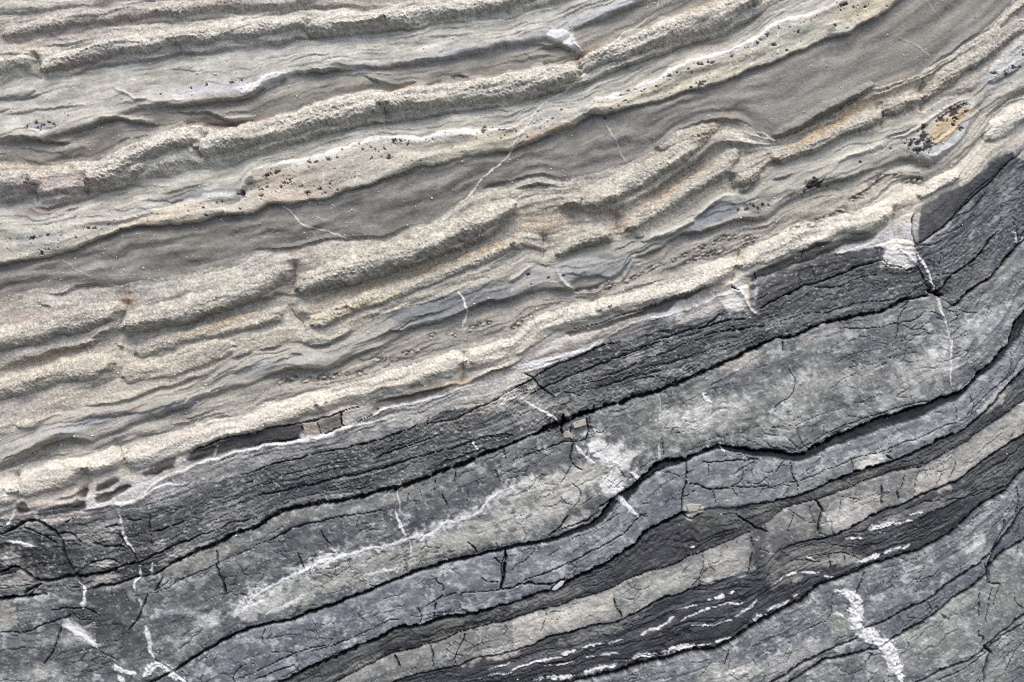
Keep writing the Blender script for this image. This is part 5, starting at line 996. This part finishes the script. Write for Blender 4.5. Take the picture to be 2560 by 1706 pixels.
BLOCKN = {'sandstone_bed': 'sandstone_block', 'slate_bed': 'slate_block', 'limestone_band': 'limestone_block'}
bed_parent = {}
plist = []
for s0, s1 in zip(starts[:-1], starts[1:]):
    plist.append((int(PLAB[order[s0]]), s0, s1))
plist.sort(key=lambda p: (p[0], -(p[2] - p[1])))
nbed = {}
for lab, s0, s1 in plist:
    if lab < 10000: nbed[lab // 100] = nbed.get(lab // 100, 0) + 1
seen = set()
for lab, s0, s1 in plist:
    faces = q[order[s0:s1]]
    if lab >= 10000:
        nm, lb = VEINS[lab - 10001]
        o = sheet(nm, faces, M_QUARTZ, root)
        if lb and lab not in seen: o['label'] = lb
        seen.add(lab)
    else:
        i = lab // 100
        nm, lb = LAY[i][0], LAY[i][6]
        if nbed[i] > 1:
            if i not in bed_parent:
                e = bpy.data.objects.new(nm, None); COL.objects.link(e); e.parent = root; e['label'] = lb
                bed_parent[i] = e
            sheet(BLOCKN.get(nm, nm.split('_')[0] + '_block'), faces, KIND_MAT[nm], bed_parent[i])
        else:
            o = sheet(nm, faces, KIND_MAT[nm], root)
            o['label'] = lb

# the body of the rock behind its face
def core():
    x0, x1, y0, y1 = GX[0], GX[-1], GY[0], GY[-1]
    edge = [(0, i) for i in range(0, NX, 6)] + [(0, NX - 1)] + [(j, NX - 1) for j in range(6, NY, 6)] + [(NY - 1, i) for i in range(NX - 1, -1, -6)] + [(NY - 1, 0)] + [(j, 0) for j in range(NY - 7, 0, -6)]
    fr = [tuple(float(c) for c in PTS[j, i]) for j, i in edge]
    bk = [(p[0], 0.22, p[2]) for p in fr]
    n = len(fr)
    fa = [(k, (k + 1) % n, n + (k + 1) % n, n + k) for k in range(n)] + [tuple(range(2 * n - 1, n - 1, -1))]
    me = bpy.data.meshes.new('rock_core'); me.from_pydata(fr + bk, [], fa); me.update()
    a = me.attributes.new('stone_colour', 'FLOAT_COLOR', 'POINT')
    a.data.foreach_set('color', np.tile(np.array([.2, .19, .18, 1], F), 2 * n))
    me.materials.append(M_SLATE)
    o = bpy.data.objects.new('rock_core', me); COL.objects.link(o); o.parent = root
core()

# ------------------------------------------------------------------ small stones wedged in the cracks
def height_at(x, y):
    i = int(np.clip(np.searchsorted(GX, x), 0, NX - 1)); j = int(np.clip(np.searchsorted(GY, y), 0, NY - 1))
    return float(H[j, i])

def pebble(t, outline, thick, colour, label, seed):
    pts = P(t, *outline)
    cx = sum(p[0] for p in pts) / len(pts); cy = sum(p[1] for p in pts) / len(pts)
    rnd = random.Random(seed)
    bm = bmesh.new()
    back = [bm.verts.new(((p[0] - cx) * S, 0, (cy - p[1]) * S)) for p in pts]
    f = bm.faces.new(back)
    r = bmesh.ops.extrude_face_region(bm, geom=[f])
    for v in [g for g in r['geom'] if isinstance(g, bmesh.types.BMVert)]:
        v.co.y -= thick * S * rnd.uniform(.85, 1.15); v.co.x *= .93; v.co.z *= .93
    bmesh.ops.recalc_face_normals(bm, faces=bm.faces)
    bmesh.ops.bevel(bm, geom=bm.edges[:], offset=2.6 * S, segments=3, affect='EDGES', profile=.6)
    bmesh.ops.subdivide_edges(bm, edges=bm.edges[:], cuts=1, use_grid_fill=True)
    for v in bm.verts:
        v.co += Vector((rnd.uniform(-1, 1), rnd.uniform(-1, 1), rnd.uniform(-1, 1))) * .35 * S
    me = bpy.data.meshes.new('pebble'); bm.to_mesh(me); bm.free()
    for p in me.polygons: p.use_smooth = True
    a = me.attributes.new('stone_colour', 'FLOAT_COLOR', 'POINT')
    a.data.foreach_set('color', np.tile(np.concatenate([lin(colour), [1]]).astype(F), len(me.vertices)))
    me.materials.append(M_SAND)
    o = bpy.data.objects.new('pebble', me); COL.objects.link(o)
    hb = min(height_at(p[0], p[1]) for p in pts + [(cx, cy)])
    ht = height_at(cx, cy)
    o.matrix_world = LEAN @ Matrix.Translation(((cx - W0 / 2) * S, -(max(hb, ht - thick * .6)) * S, (H0 / 2 - cy) * S))
    o['label'] = label; o['category'] = 'pebble'; o['group'] = 'pebbles wedged in the slate cracks'
pebble('22', (548,752,590,735,672,712,684,770,640,782,566,800), 14, (196,187,174), 'largest cream pebble, wedged under the black seam near the centre', 1)
pebble('22', (468,850,492,822,530,826,566,872,560,900,520,884,490,892,470,884), 11, (170,168,156), 'small rounded greenish pebble just below the cream pebble', 2)
pebble('22', (1590,1500,1640,1490,1735,1495,1700,1560,1610,1568), 10, (186,180,166), 'cream angular pebble at the head of the dark shale wedge', 3)
pebble('32', (362,722,380,690,450,632,484,636,470,670,400,724), 9, (206,206,204), 'slim white pebble lying in the black parting, lower centre', 4)

# ------------------------------------------------------------------ loose pale sand grains caught on the worn beds
def grains(n):
    ico = []
    t = (1 + 5 ** .5) / 2
    base = np.array([(-1,t,0),(1,t,0),(-1,-t,0),(1,-t,0),(0,-1,t),(0,1,t),(0,-1,-t),(0,1,-t),(t,0,-1),(t,0,1),(-t,0,-1),(-t,0,1)], float) / math.sqrt(1 + t * t)
    tri = np.array([(0,11,5),(0,5,1),(0,1,7),(0,7,10),(0,10,11),(1,5,9),(5,11,4),(11,10,2),(10,7,6),(7,1,8),(3,9,4),(3,4,2),(3,2,6),(3,6,8),(3,8,9),(4,9,5),(2,4,11),(6,2,10),(8,6,7),(9,8,1)])
    vsx, fs = [], []
    k = 0
    while k < n:
        x, y = rng.uniform(0, W0), rng.uniform(0, H0)
        j = int(np.searchsorted(GY, y)); i = int(np.searchsorted(GX, x))
        u = UPS[j, i]
        if rng.random() > .04 + .96 * u * (1.0 - .62 * x / W0): continue
        r = rng.uniform(1.0, 1.9) if rng.random() < .85 else rng.uniform(1.9, 2.8)
        c = np.array([(x - W0 / 2) * S, -(H[j, i] + r * .3) * S, (H0 / 2 - y) * S])
        fs.append(tri + 12 * k)
        vsx.append(base * r * S * rng.uniform(.8, 1.2, (12, 1)) + c)
        k += 1
    me = bpy.data.meshes.new('sand_grains'); me.from_pydata(np.concatenate(vsx).tolist(), [], np.concatenate(fs).tolist()); me.update()
    a = me.attributes.new('stone_colour', 'FLOAT_COLOR', 'POINT')
    a.data.foreach_set('color', np.tile(np.array([.85, .84, .80, 1], F), len(me.vertices)))
    me.materials.append(M_QUARTZ)
    o = bpy.data.objects.new('sand_grains', me); COL.objects.link(o)
    o.matrix_world = LEAN
    o['kind'] = 'stuff'; o['label'] = 'pale sand grains scattered over the worn cream beds'; o['category'] = 'sand'
grains(1500)
